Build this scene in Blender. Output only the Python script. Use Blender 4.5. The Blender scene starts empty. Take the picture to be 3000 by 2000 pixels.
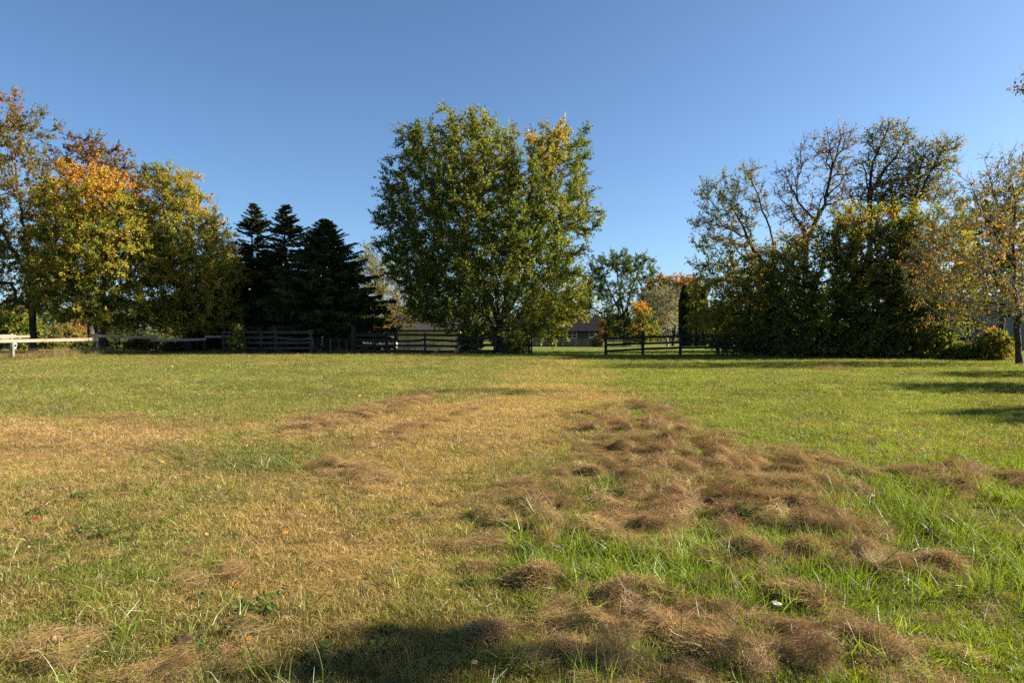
import bpy, math
import numpy as np

SC = bpy.context.scene
COL = SC.collection
R = math.radians
rng = np.random.default_rng(11)

# ------------------------------------------------------------------ camera, sky, sun, exposure
CAM_H = 1.6
F = 2000.0            # focal length in pixels of the 3000 px wide photograph
HOR = 963.0           # row of the horizon
cam = bpy.data.cameras.new('camera')
cam_o = bpy.data.objects.new('camera', cam); COL.objects.link(cam_o)
cam.sensor_width = 36.0; cam.lens = 24.0
cam.clip_start = 0.05; cam.clip_end = 3000
cam_o.location = (0, 0, CAM_H)
cam_o.rotation_euler = (R(90) - math.atan(37 / F), 0, 0)
SC.camera = cam_o

SUN_EL = R(27.0)
SUN_AHEAD = R(7.0)    # sun stands to the right, a little ahead of the camera
world = bpy.data.worlds.new('World'); SC.world = world; world.use_nodes = True
wn = world.node_tree.nodes; wl = world.node_tree.links; wn.clear()
sky = wn.new('ShaderNodeTexSky'); sky.sky_type = 'NISHITA'; sky.sun_disc = False
sky.sun_elevation = SUN_EL; sky.sun_rotation = R(90) - SUN_AHEAD
sky.altitude = 200; sky.air_density = 0.74; sky.dust_density = 1.15; sky.ozone_density = 3.6
bg = wn.new('ShaderNodeBackground'); bg.inputs[1].default_value = 0.05
wo = wn.new('ShaderNodeOutputWorld')
tint = wn.new('ShaderNodeMix'); tint.data_type = 'RGBA'; tint.blend_type = 'MULTIPLY'; tint.inputs[0].default_value = 1.0
tint.inputs[7].default_value = (0.88, 1.0, 1.02, 1)   # white balance of the camera
wl.new(sky.outputs[0], tint.inputs[6]); wl.new(tint.outputs[2], bg.inputs[0]); wl.new(bg.outputs[0], wo.inputs[0])

sun = bpy.data.lights.new('sun', 'SUN'); sun.energy = 5.0; sun.angle = R(0.53); sun.color = (1.0, 0.89, 0.70)
sun_o = bpy.data.objects.new('sun', sun); COL.objects.link(sun_o)
sdir = np.array([math.cos(SUN_EL) * math.cos(SUN_AHEAD), math.cos(SUN_EL) * math.sin(SUN_AHEAD), math.sin(SUN_EL)])
from mathutils import Vector
sun_o.rotation_euler = Vector(sdir).to_track_quat('Z', 'Y').to_euler()
sun_o.location = (40, 5, 40)

SC.view_settings.view_transform = 'Standard'; SC.view_settings.look = 'None'
SC.view_settings.exposure = 1.9; SC.view_settings.gamma = 1; SC.view_settings.use_curve_mapping = False
SC.render.engine = 'CYCLES'
SC.cycles.max_bounces = 6; SC.cycles.diffuse_bounces = 3; SC.cycles.glossy_bounces = 2
SC.cycles.transmission_bounces = 4; SC.cycles.transparent_max_bounces = 4
SC.cycles.use_denoising = False

# ------------------------------------------------------------------ small helpers
def X(px, Y): return (px - 1500.0) / F * Y
def Z(py, Y): return CAM_H + (HOR - py) / F * Y
def nrm(v): return v / np.maximum(np.linalg.norm(v, axis=-1, keepdims=True), 1e-9)

def _hash(ix, iy, seed):
    h = (ix.astype(np.int64) * 374761393 + iy.astype(np.int64) * 668265263 + seed * 982451653) & 0x7fffffff
    h = ((h ^ (h >> 13)) * 1274126177) & 0x7fffffff
    h = h ^ (h >> 16)
    return (h & 0xffff) / 65535.0
def vnoise(x, y, seed=0):
    x = np.asarray(x, float); y = np.asarray(y, float)
    ix = np.floor(x); iy = np.floor(y); fx = x - ix; fy = y - iy
    fx = fx * fx * (3 - 2 * fx); fy = fy * fy * (3 - 2 * fy)
    a = _hash(ix, iy, seed); b = _hash(ix + 1, iy, seed); c = _hash(ix, iy + 1, seed); d = _hash(ix + 1, iy + 1, seed)
    return (a * (1 - fx) + b * fx) * (1 - fy) + (c * (1 - fx) + d * fx) * fy
def fbm(x, y, seed=0, octv=4):
    s = 0; a = 0.5; t = 0
    for k in range(octv):
        s = s + a * vnoise(x, y, seed + k * 17); t += a; a *= 0.5; x = x * 2.03 + 5.1; y = y * 2.03 + 1.7
    return s / t

def new_mesh(name, V, faces, mat=None, attrs=None, smooth=False):
    """faces: list of int arrays, each (n,k)."""
    me = bpy.data.meshes.new(name)
    V = np.asarray(V, np.float32)
    me.vertices.add(len(V)); me.vertices.foreach_set('co', V.ravel())
    faces = [np.asarray(f, np.int32) for f in faces if len(f)]
    if faces:
        nl = sum(f.size for f in faces); npoly = sum(len(f) for f in faces)
        me.loops.add(nl); me.polygons.add(npoly)
        me.loops.foreach_set('vertex_index', np.concatenate([f.ravel() for f in faces]))
        tot = np.concatenate([np.full(len(f), f.shape[1], np.int32) for f in faces])
        st = np.concatenate([[0], np.cumsum(tot)[:-1]]).astype(np.int32)
        me.polygons.foreach_set('loop_start', st)
        me.polygons.foreach_set('use_smooth', np.full(npoly, smooth, bool))
    for k, (typ, arr) in (attrs or {}).items():
        a = me.attributes.new(k, typ, 'POINT')
        arr = np.asarray(arr)
        if typ == 'FLOAT_COLOR':
            if arr.shape[1] == 3: arr = np.concatenate([arr, np.ones((len(arr), 1))], 1)
            a.data.foreach_set('color', arr.astype(np.float32).ravel())
        elif typ == 'FLOAT_VECTOR': a.data.foreach_set('vector', arr.astype(np.float32).ravel())
        elif typ == 'INT': a.data.foreach_set('value', arr.astype(np.int32).ravel())
        else: a.data.foreach_set('value', arr.astype(np.float32).ravel())
    me.update(calc_edges=True)
    if mat: me.materials.append(mat)
    return me

def link(name, me, parent=None):
    o = bpy.data.objects.new(name, me); COL.objects.link(o)
    if parent is not None: o.parent = parent
    return o
def thing(name, label, cat, loc=(0, 0, 0), group=None, rotz=0):
    o = bpy.data.objects.new(name, None); COL.objects.link(o)
    o.location = loc; o.rotation_euler = (0, 0, rotz); o.empty_display_size = 0.3
    return tag(o, label, cat, group)
def tag(o, label, cat, group=None):
    o['label'] = label; o['category'] = cat
    if group: o['group'] = group
    return o

class MB:
    """collects boxes, beams, tubes as one mesh (coordinates relative to an origin)"""
    def __init__(s, org=(0, 0, 0)): s.V = []; s.F = {}; s.n = 0; s.o = np.array(org, float)
    def add(s, V, Fs):
        V = np.asarray(V, float) - s.o
        for f in Fs:
            f = np.asarray(f, int)
            s.F.setdefault(f.shape[1], []).append(f + s.n)
        s.V.append(V); s.n += len(V)
    def box(s, c, d):
        x, y, z = np.array(d) / 2.0
        V = np.array([[i * x, j * y, k * z] for i in (-1, 1) for j in (-1, 1) for k in (-1, 1)]) + np.array(c)
        s.add(V, [[[0, 1, 3, 2], [4, 6, 7, 5], [0, 4, 5, 1], [2, 3, 7, 6], [0, 2, 6, 4], [1, 5, 7, 3]]])
    def beam(s, P, h, t, up=(0, 0, 1)):
        """rectangular beam along the polyline P, height h, thickness t"""
        P = np.asarray(P, float); n = len(P)
        T = nrm(np.gradient(P, axis=0)); S = nrm(np.cross(T, np.array(up, float))); U = np.cross(S, T)
        h = np.broadcast_to(h, n)[:, None]; t = np.broadcast_to(t, n)[:, None]
        ring = np.stack([P - S * t / 2 - U * h / 2, P + S * t / 2 - U * h / 2, P + S * t / 2 + U * h / 2, P - S * t / 2 + U * h / 2], 1).reshape(-1, 3)
        Fs = []
        for i in range(n - 1):
            for k in range(4):
                a = i * 4 + k; b = i * 4 + (k + 1) % 4
                Fs.append([a, b, b + 4, a + 4])
        Fs.append([3, 2, 1, 0]); e = (n - 1) * 4; Fs.append([e, e + 1, e + 2, e + 3])
        s.add(ring, [Fs])
    def tube(s, P, r, k=6):
        P = np.asarray(P, float); n = len(P); r = np.broadcast_to(r, n)
        T = nrm(np.gradient(P, axis=0)); ref = np.where(np.abs(T[:, 2:3]) > .9, [[1., 0, 0]], [[0, 0, 1.]])
        S = nrm(np.cross(T, ref)); U = np.cross(S, T)
        a = np.arange(k) / k * 2 * np.pi
        ring = P[:, None] + r[:, None, None] * (S[:, None] * np.cos(a)[None, :, None] + U[:, None] * np.sin(a)[None, :, None])
        Fs = [[i * k + j, i * k + (j + 1) % k, (i + 1) * k + (j + 1) % k, (i + 1) * k + j] for i in range(n - 1) for j in range(k)]
        s.add(ring.reshape(-1, 3), [Fs, [list(range(k))[::-1]], [list(range((n - 1) * k, n * k))]])
    def build(s, name, mat, parent=None, smooth=False):
        me = new_mesh(name, np.concatenate(s.V), [np.concatenate(f) for f in s.F.values()], mat, smooth=smooth)
        o = link(name, me, parent)
        if parent is None: o.location = s.o
        return o

# ------------------------------------------------------------------ materials
def mat_new(name):
    m = bpy.data.materials.new(name); m.use_nodes = True
    m.node_tree.nodes.clear(); return m, m.node_tree.nodes, m.node_tree.links
def nd(n, typ, **kw):
    x = n.new(typ)
    for k, v in kw.items(): setattr(x, k, v)
    return x
def mixc(n, l, fac, a, b, blend='MIX'):
    m = n.new('ShaderNodeMix'); m.data_type = 'RGBA'; m.blend_type = blend
    for sock, v in ((m.inputs[0], fac), (m.inputs[6], a), (m.inputs[7], b)):
        if isinstance(v, (int, float)): sock.default_value = v
        elif isinstance(v, tuple): sock.default_value = (*v[:3], 1)
        else: l.new(v, sock)
    return m.outputs[2]
def ramp(n, l, src, lo, hi):
    m = n.new('ShaderNodeMapRange'); l.new(src, m.inputs[0]); m.inputs[1].default_value = lo; m.inputs[2].default_value = hi
    return m.outputs[0]

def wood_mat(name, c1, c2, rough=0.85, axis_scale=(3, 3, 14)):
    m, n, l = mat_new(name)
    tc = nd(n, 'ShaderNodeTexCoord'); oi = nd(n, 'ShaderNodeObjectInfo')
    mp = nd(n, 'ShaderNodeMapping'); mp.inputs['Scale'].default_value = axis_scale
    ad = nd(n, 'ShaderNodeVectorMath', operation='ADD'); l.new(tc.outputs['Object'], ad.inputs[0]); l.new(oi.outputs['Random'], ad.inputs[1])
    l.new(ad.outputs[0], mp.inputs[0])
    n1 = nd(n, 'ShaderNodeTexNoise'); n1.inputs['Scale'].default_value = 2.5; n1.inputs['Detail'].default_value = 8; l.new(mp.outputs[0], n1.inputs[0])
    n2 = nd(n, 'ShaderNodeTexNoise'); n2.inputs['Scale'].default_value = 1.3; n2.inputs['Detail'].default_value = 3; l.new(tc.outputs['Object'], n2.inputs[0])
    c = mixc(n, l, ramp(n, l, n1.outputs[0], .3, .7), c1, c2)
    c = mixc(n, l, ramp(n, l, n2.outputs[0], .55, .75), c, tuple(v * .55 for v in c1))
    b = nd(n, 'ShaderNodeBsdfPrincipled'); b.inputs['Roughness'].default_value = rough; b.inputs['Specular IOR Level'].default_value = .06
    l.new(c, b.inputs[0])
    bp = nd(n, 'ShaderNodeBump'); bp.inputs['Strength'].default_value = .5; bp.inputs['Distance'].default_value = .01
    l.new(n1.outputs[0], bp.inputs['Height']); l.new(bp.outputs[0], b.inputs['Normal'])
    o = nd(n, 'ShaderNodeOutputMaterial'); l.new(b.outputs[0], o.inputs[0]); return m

def noisy_mat(name, c1, c2, scale=6, rough=.8, bump=.0, spec=.2, detail=6):
    m, n, l = mat_new(name)
    tc = nd(n, 'ShaderNodeTexCoord')
    n1 = nd(n, 'ShaderNodeTexNoise'); n1.inputs['Scale'].default_value = scale; n1.inputs['Detail'].default_value = detail; l.new(tc.outputs['Object'], n1.inputs[0])
    c = mixc(n, l, ramp(n, l, n1.outputs[0], .35, .65), c1, c2)
    b = nd(n, 'ShaderNodeBsdfPrincipled'); b.inputs['Roughness'].default_value = rough; b.inputs['Specular IOR Level'].default_value = spec
    l.new(c, b.inputs[0])
    if bump:
        bp = nd(n, 'ShaderNodeBump'); bp.inputs['Strength'].default_value = .7; bp.inputs['Distance'].default_value = bump
        l.new(n1.outputs[0], bp.inputs['Height']); l.new(bp.outputs[0], b.inputs['Normal'])
    o = nd(n, 'ShaderNodeOutputMaterial'); l.new(b.outputs[0], o.inputs[0]); return m

def leaf_mat(name, transl=.42, rough=.45, gloss=.06, attr_type='GEOMETRY', tone=False, tint=(1.25, 1.15, .55)):
    m, n, l = mat_new(name)
    at = nd(n, 'ShaderNodeAttribute', attribute_type=attr_type, attribute_name='col')
    c = at.outputs['Color']
    if tone:
        tn = nd(n, 'ShaderNodeAttribute', attribute_type='GEOMETRY', attribute_name='tone')
        sep = nd(n, 'ShaderNodeSeparateColor'); l.new(tn.outputs['Color'], sep.inputs[0])
        mul = nd(n, 'ShaderNodeVectorMath', operation='SCALE'); l.new(c, mul.inputs[0]); l.new(sep.outputs[0], mul.inputs['Scale'])
        c = mixc(n, l, sep.outputs[1], mul.outputs[0], (.40, .27, .12))
    d = nd(n, 'ShaderNodeBsdfDiffuse'); l.new(c, d.inputs[0])
    t = nd(n, 'ShaderNodeBsdfTranslucent')
    l.new(mixc(n, l, 1.0, c, tint, 'MULTIPLY'), t.inputs[0])
    g = nd(n, 'ShaderNodeBsdfGlossy'); g.inputs['Roughness'].default_value = rough; g.inputs[0].default_value = (.9, .95, 1, 1)
    m1 = nd(n, 'ShaderNodeMixShader'); m1.inputs[0].default_value = transl; l.new(d.outputs[0], m1.inputs[1]); l.new(t.outputs[0], m1.inputs[2])
    m2 = nd(n, 'ShaderNodeMixShader'); m2.inputs[0].default_value = gloss; l.new(m1.outputs[0], m2.inputs[1]); l.new(g.outputs[0], m2.inputs[2])
    o = nd(n, 'ShaderNodeOutputMaterial'); l.new(m2.outputs[0], o.inputs[0]); return m

def ground_mat():
    m, n, l = mat_new('field_soil_and_turf')
    at = nd(n, 'ShaderNodeAttribute', attribute_type='GEOMETRY', attribute_name='col')
    tc = nd(n, 'ShaderNodeTexCoord')
    n1 = nd(n, 'ShaderNodeTexNoise'); n1.inputs['Scale'].default_value = 9; n1.inputs['Detail'].default_value = 10; n1.inputs['Roughness'].default_value = .7; l.new(tc.outputs['Object'], n1.inputs[0])
    n2 = nd(n, 'ShaderNodeTexNoise'); n2.inputs['Scale'].default_value = .8; n2.inputs['Detail'].default_value = 6; l.new(tc.outputs['Object'], n2.inputs[0])
    f = nd(n, 'ShaderNodeMath', operation='MULTIPLY_ADD'); l.new(n1.outputs[0], f.inputs[0]); f.inputs[1].default_value = 1.6; f.inputs[2].default_value = .1
    f2 = nd(n, 'ShaderNodeMath', operation='MULTIPLY_ADD'); l.new(n2.outputs[0], f2.inputs[0]); f2.inputs[1].default_value = .8; f2.inputs[2].default_value = .6
    mm = nd(n, 'ShaderNodeMath', operation='MULTIPLY'); l.new(f.outputs[0], mm.inputs[0]); l.new(f2.outputs[0], mm.inputs[1])
    v = nd(n, 'ShaderNodeVectorMath', operation='SCALE'); l.new(at.outputs['Color'], v.inputs[0]); l.new(mm.outputs[0], v.inputs['Scale'])
    b = nd(n, 'ShaderNodeBsdfPrincipled'); b.inputs['Roughness'].default_value = .95; b.inputs['Specular IOR Level'].default_value = .1
    l.new(v.outputs[0], b.inputs[0])
    bp = nd(n, 'ShaderNodeBump'); bp.inputs['Strength'].default_value = .8; bp.inputs['Distance'].default_value = .04
    l.new(n1.outputs[0], bp.inputs['Height']); l.new(bp.outputs[0], b.inputs['Normal'])
    o = nd(n, 'ShaderNodeOutputMaterial'); l.new(b.outputs[0], o.inputs[0]); return m

M_GROUND = ground_mat()
M_GRASS = leaf_mat('grass_blade', transl=.45, rough=.45, gloss=.028, attr_type='INSTANCER', tone=True, tint=(1.2, 1.25, .5))
M_STRAWI = leaf_mat('cut_straw_scattered', transl=.2, rough=.4, gloss=.012, attr_type='INSTANCER', tone=True, tint=(1.1, 1, .8))
M_STRAW = leaf_mat('cut_straw', transl=.2, rough=.4, gloss=.012, tint=(1.1, 1, .8))
M_LEAF = leaf_mat('tree_leaf', transl=.48, rough=.5, gloss=.012)
M_NEEDLE = leaf_mat('spruce_needle', transl=.2, rough=.6, gloss=.008)
M_FALLEN = leaf_mat('fallen_leaf_skin', transl=.2, rough=.5, gloss=.04)
M_BARK = noisy_mat('grey_brown_bark', (.040, .032, .024), (.085, .070, .056), 9, .9, .03)
M_BARKD = noisy_mat('dark_bark', (.030, .024, .018), (.07, .055, .042), 9, .9, .03)
M_BARKP = noisy_mat('pale_bark', (.30, .27, .23), (.16, .14, .12), 7, .7, .01)
M_WOODL = wood_mat('sun_bleached_board', (.18, .14, .105), (.26, .205, .16))
M_WOODD = wood_mat('dark_weathered_board', (.020, .018, .016), (.042, .038, .034))
M_WOODG = wood_mat('grey_weathered_board', (.16, .15, .14), (.28, .26, .24))
M_SIDING = wood_mat('pale_green_grey_siding', (.64, .66, .56), (.76, .78, .68), .7, (8, 8, 1))
M_TRIM = noisy_mat('off_white_trim', (.62, .62, .58), (.72, .72, .70), 3, .6)
M_ROOF = noisy_mat('grey_shingle', (.032, .030, .034), (.055, .052, .058), 5, 1.0, .01, 0)
M_ROOFD = noisy_mat('dark_shingle', (.012, .011, .013), (.026, .023, .027), 5, 1.0, .01, 0)
M_HOUSE = noisy_mat('olive_brown_siding', (.060, .050, .034), (.085, .072, .050), 3, .8)
M_BLUEW = noisy_mat('blue_grey_siding', (.10, .115, .15), (.15, .165, .20), 2, .8)
M_GLASS = noisy_mat('dark_window_pane', (.02, .022, .025), (.035, .04, .045), 1, .12, 0, .5)
M_WHITE = noisy_mat('white_painted_panel', (.74, .74, .74), (.80, .80, .80), 2, .4)
M_BLACKP = noisy_mat('black_stripe_paint', (.02, .02, .02), (.03, .03, .03), 2, .5)
M_RED = noisy_mat('faded_red_roofing', (.35, .11, .08), (.42, .16, .12), 4, .8)
M_ORANGE = noisy_mat('orange_brown_plastic', (.34, .13, .03), (.42, .17, .04), 4, .5)
M_STEEL = noisy_mat('galvanised_steel', (.30, .30, .31), (.42, .42, .43), 5, .5)
M_GRAVEL = noisy_mat('pale_gravel', (.34, .29, .24), (.50, .44, .38), 14, .95, .02)

# ------------------------------------------------------------------ terrain and what grows on it
def tz(x, y):
    x = np.asarray(x, float); y = np.asarray(y, float)
    d = np.clip(y - 47, 0, None)
    z = -0.0195 * np.clip(d, 0, 75) - .004 * np.clip(d - 75, 0, 200)
    z = z + .05 * (fbm(x * .12, y * .12, 5, 3) - .5) * np.clip(y / 8, 0, 1)
    return z
def gp(px, py):                     # a point of the level field seen at that pixel
    Y = CAM_H * F / (py - HOR); return (X(px, Y), Y)
def poly_mask(x, y, pts, soft):
    P = np.array(pts, float); Q = np.roll(P, -1, 0)
    inside = np.zeros(x.shape, bool); dmin = np.full(x.shape, 1e9)
    for (ax, ay), (bx, by) in zip(P, Q):
        dx, dy = bx - ax, by - ay
        t = np.clip(((x - ax) * dx + (y - ay) * dy) / (dx * dx + dy * dy + 1e-9), 0, 1)
        dmin = np.minimum(dmin, np.hypot(x - ax - t * dx, y - ay - t * dy))
        c = ((ay > y) != (by > y)) & (x < dx * (y - ay) / (dy + 1e-12) + ax)
        inside ^= c
    sd = np.where(inside, dmin, -dmin)
    return np.clip(.5 + sd / soft / 2, 0, 1)
def G(*pts): return [gp(*p) for p in pts]
TRACK = G((1570, 1046), (1760, 1046), (1790, 1110), (1775, 1200), (1700, 1270), (1560, 1400), (1460, 1520), (1440, 1700), (1480, 2050), (700, 2050), (300, 1700), (-300, 1560), (-900, 1330), (-600, 1215), (300, 1235), (800, 1235), (1150, 1190), (1400, 1110))
TRACK2 = G((-500, 1222), (300, 1240), (900, 1245), (1200, 1180), (1440, 1110), (1700, 1110), (1740, 1200), (1600, 1330), (1100, 1330), (500, 1300), (-500, 1300))
HAYZ = G((1690, 1205), (1900, 1175), (2020, 1215), (2110, 1290), (2320, 1335), (2560, 1420), (2760, 1560), (2680, 1740), (2720, 2060), (1820, 2060), (1620, 1800), (1430, 1760), (1430, 1560), (1560, 1440), (1800, 1360), (1690, 1290))
HAYS = [G((820, 1275), (880, 1225), (1000, 1205), (1130, 1180), (1250, 1155), (1290, 1160), (1200, 1200), (1080, 1230), (960, 1262)),
        G((930, 1350), (1010, 1345), (1120, 1390), (1190, 1420), (1090, 1450), (1010, 1420)),
        G((1130, 1270), (1280, 1215), (1380, 1185), (1400, 1200), (1250, 1260), (1170, 1290)),
        G((2560, 1395), (2780, 1370), (3050, 1420), (3100, 1450), (2800, 1460)),
        G((2300, 1340), (2440, 1340), (2520, 1400), (2400, 1400)),
        G((2380, 1075), (2490, 1078), (2490, 1086), (2380, 1084)),
        G((200, 1222), (420, 1216), (560, 1232), (400, 1245)),
        G((420, 2050), (520, 1960), (700, 1850), (720, 1860), (600, 2050)),
        G((90, 1930), (240, 1880), (290, 1900), (150, 1960)),
        G((540, 1690), (660, 1680), (660, 1720), (560, 1725))]
HAYM = [1.0, .6, .65, .4, .85, .7, .5, .3, .55, .55, .4]

def hay_mask(x, y):
    wx = x + .5 * (fbm(x * 1.3, y * 1.3, 71) - .5) * 2; wy = y + .5 * (fbm(x * 1.3, y * 1.3, 72) - .5) * 2
    h = poly_mask(wx, wy, HAYZ, .5)
    n = .42 * fbm(x * 1.5 + y * .5, y * 2.2, 33, 3) + .58 * fbm(x * 4.6 + y * 2.4, y * 6.6, 34, 3)
    near = np.clip((5.6 - y) / 2.4, 0, 1) * .03        # the long grass pushes through more and more towards the camera
    right = np.clip((x / np.maximum(y, 1) - .42) / .2, 0, 1) * .06
    core = .012 * np.clip((y - 4.0) / .8, 0, 1) * np.clip((9.5 - y) / 2, 0, 1)
    h = h * np.clip((n - .50 + core - near - right - .05 * np.clip((y - 8.5) / 2.5, 0, 1)) / .06, 0, 1)
    for p, s in zip(HAYS, HAYM[1:]):
        n2 = fbm(x * 2.6, y * 2.6, 51, 3)
        h = np.maximum(h, s * poly_mask(x + .3 * (n2 - .5), y + .6 * (n - .5), p, .18) * np.clip((n2 - .36) / .14, 0, 1))
    return np.clip(h, 0, 1)
def hay_height(x, y, m=None):
    m = hay_mask(x, y) if m is None else m
    n = fbm(x * 5.2 + 1.6 * y, y * 8.0, 81, 3)
    return m * (.006 + .30 * np.clip(n - .45, 0, 1) + .035 * fbm(x * 11, y * 11, 83, 2))
def dry_mask(x, y):
    wx = x + 2.2 * (fbm(x * .35, y * .35, 61) - .5) * np.clip(y / 12, .3, 1.2); wy = y + 2.2 * (fbm(x * .35, y * .35, 62) - .5) * np.clip(y / 12, .3, 1.6)
    n = fbm(x * .7, y * .7, 63, 5); n2 = fbm(x * 2.7, y * 2.7, 67, 3)
    t = .66 * poly_mask(wx, wy, TRACK, .9) + .30 * poly_mask(wx, wy, TRACK2, 1.2)
    t = t * np.clip((n - .14) / .32, .25, 1.15) * (1 - .42 * np.clip((y - 13) / 10, 0, 1))
    left_low = poly_mask(x, y, G((-400, 1330), (250, 1330), (520, 1600), (400, 2060), (-700, 2060)), .6)
    t = np.maximum(t, left_low * .5 * np.clip((n2 - .3) / .25, 0, 1))
    base = np.where(x < X(1550, np.maximum(y, 1)), .19, .06)
    t = np.maximum(t, base * np.clip((n - .2) / .35, 0, 1.4) + .13 * np.clip((n2 - .55) / .2, 0, 1))
    return np.clip(t + .45 * t * (fbm(x * 1.6, y * 1.6, 68, 4) - .5) * 2 + .25 * (n2 - .5), 0, 1)
C_GREENL = np.array([.112, .150, .012]); C_GREENR = np.array([.118, .158, .008]); C_DRY = np.array([.320, .205, .080]); C_HAY = np.array([.315, .205, .095])
C_LAWN = np.array([.088, .160, .012])
def grass_col(x, y, dry):
    s = np.clip((x - X(1450, np.maximum(y, 1))) / (.12 * np.maximum(y, 1)), 0, 1)[:, None]
    g = C_GREENL * (1 - s) + C_GREENR * s
    lw = np.clip((y - 41) / 3, 0, 1)[:, None] * (x > -3)[:, None]
    g = g * (1 - lw) + C_LAWN * lw
    f = (.62 + .76 * fbm(x * .9, y * .9, 91, 3))[:, None]
    d = dry[:, None]
    return (g * (1 - d) + C_DRY * d) * f

# ground: one sheet, finely divided where the hay lies, out to the horizon
def axis(parts):
    out = []
    for a, b, s in parts: out.append(np.arange(a, b, s))
    return np.concatenate(out + [[parts[-1][1]]])
gx = axis([(-900, -120, 60), (-120, -40, 5), (-40, -10, .6), (-10, -4, .18), (-4, 6.5, .082), (6.5, 12, .15), (12, 40, .6), (40, 120, 5), (120, 900, 60)])
gy = axis([(-300, -20, 20), (-20, 2, 1.0), (2, 13, .082), (13, 22, .2), (22, 50, .5), (50, 130, 2.5), (130, 1500, 60)])
GX, GY = np.meshgrid(gx, gy); fx = GX.ravel(); fy = GY.ravel()
hm = np.zeros(fx.shape); sel = (fy > 1.5) & (fy < 30) & (np.abs(fx) < 14)
hm[sel] = hay_mask(fx[sel], fy[sel])
fz = tz(fx, fy) + np.where(sel, hay_height(fx, fy, hm), 0)
dm = np.full(fx.shape, .25); sel2 = (fy > 0) & (fy < 60) & (np.abs(fx) < 60); dm[sel2] = dry_mask(fx[sel2], fy[sel2])
gc = grass_col(fx, fy, dm) * (.72 - .34 * np.clip((18 - fy) / 8, 0, 1))[:, None]  # darker close by: thatch colour plus shade painted between the tufts
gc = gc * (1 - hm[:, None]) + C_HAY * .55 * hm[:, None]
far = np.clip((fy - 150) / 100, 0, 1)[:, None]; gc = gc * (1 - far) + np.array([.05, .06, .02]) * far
nx, ny = len(gx), len(gy)
i = np.arange((ny - 1) * (nx - 1)); r_, c_ = i // (nx - 1), i % (nx - 1); q = r_ * nx + c_
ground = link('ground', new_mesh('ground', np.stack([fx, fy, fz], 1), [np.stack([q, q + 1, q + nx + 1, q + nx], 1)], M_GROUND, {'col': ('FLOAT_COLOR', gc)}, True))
ground['kind'] = 'structure'
dw = []
ys = np.linspace(72, 96, 9)
V = []; 
for y in ys:
    for px in (1010, 1125): V.append((X(px, y), y, float(tz(X(px, y), y)) + .02))
Fq = [[2 * k, 2 * k + 1, 2 * k + 3, 2 * k + 2] for k in range(8)]
drive = link('driveway', new_mesh('driveway', V, [Fq], M_GRAVEL)); drive['kind'] = 'structure'

# ------------------------------------------------------------------ blades, tufts and straw
def ribbons(P0, D0, L, W, bend, seg=2, flat=False):
    """tapered ribbons: base P0, direction D0, length L, width W, bend vector added with t^2"""
    n = len(P0); t = np.linspace(0, 1, seg + 1)
    side = nrm(np.cross(D0, rng.normal(size=(n, 3)) * .6 + (np.array([0, 0, 1.]) if flat else rng.normal(size=(n, 3)))))
    C = P0[:, None] + D0[:, None] * L[:, None, None] * t[None, :, None] + bend[:, None] * (t ** 2)[None, :, None]
    w = W[:, None] * (1 - .85 * t[None, :] ** 1.5) * .5
    V = np.stack([C - side[:, None] * w[..., None], C + side[:, None] * w[..., None]], 2).reshape(-1, 3)
    per = 2 * (seg + 1); b = (np.arange(n) * per)[:, None]
    Fs = []
    for k in range(seg): Fs.append(np.concatenate([b + 2 * k, b + 2 * k + 1, b + 2 * k + 3, b + 2 * k + 2], 1))
    return V, np.concatenate(Fs), per
tufts = bpy.data.collections.new('tuft_kinds')
def tuft(idx, n, rad, hmin, hmax, wid, spread, dry_frac, mat, flat=False, seg=2):
    a = rng.uniform(0, 2 * np.pi, n); r = rad * np.sqrt(rng.uniform(0, 1, n))
    P0 = np.stack([r * np.cos(a), r * np.sin(a), np.full(n, -.006)], 1)
    az = rng.uniform(0, 2 * np.pi, n)
    if flat:
        P0[:, 2] = rng.uniform(0, .035, n)
        el = rng.normal(.02, .09, n)
        D0 = np.stack([np.cos(az) * np.cos(el), np.sin(az) * np.cos(el), np.sin(el)], 1)
        L = rng.uniform(hmin, hmax, n); P0 -= D0 * L[:, None] * .5 * np.array([1, 1, 0])
        bend = np.stack([rng.normal(0, .25, n), rng.normal(0, .25, n), rng.normal(-.05, .12, n)], 1) * L[:, None]
    else:
        ti = np.abs(rng.normal(0, spread, n))
        D0 = np.stack([np.cos(az) * np.sin(ti), np.sin(az) * np.sin(ti), np.cos(ti)], 1)
        L = rng.uniform(hmin, hmax, n)
        bend = np.stack([np.cos(az), np.sin(az), -np.full(n, .45)], 1) * (L * rng.uniform(.1, .75, n))[:, None]
    V, Fs, per = ribbons(P0, D0, L, wid * rng.uniform(.7, 1.3, n), bend, seg, flat)
    tone = rng.uniform(.6, 1.2, n) if flat else rng.uniform(.5, 1.55, n); dr = np.where(rng.uniform(size=n) < dry_frac, rng.uniform(.5, 1, n), rng.uniform(0, .12, n))
    T = np.repeat(np.stack([tone, dr, dr * 0], 1), per, 0)
    o = bpy.data.objects.new('tuft_%02d' % idx, new_mesh('tuft', V, [Fs], mat, {'tone': ('FLOAT_COLOR', T)}))
    tufts.objects.link(o)
for k in range(4): tuft(k, 34, .085, .025, .075, .0042, .55, .10, M_GRASS)            # mown turf
for k in range(4, 8): tuft(k, 36, .085, .015, .055, .0036, .8, .5, M_GRASS)            # dry stubble
for k in range(8, 12): tuft(k, 15, .06, .10, .24, .0062, .42, .06, M_GRASS, seg=4)     # long grass
for k in range(12, 16): tuft(k, 130, .10, .05, .20, .0017, 0, .25, M_STRAWI, True, 3)   # straw lying loose
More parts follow.
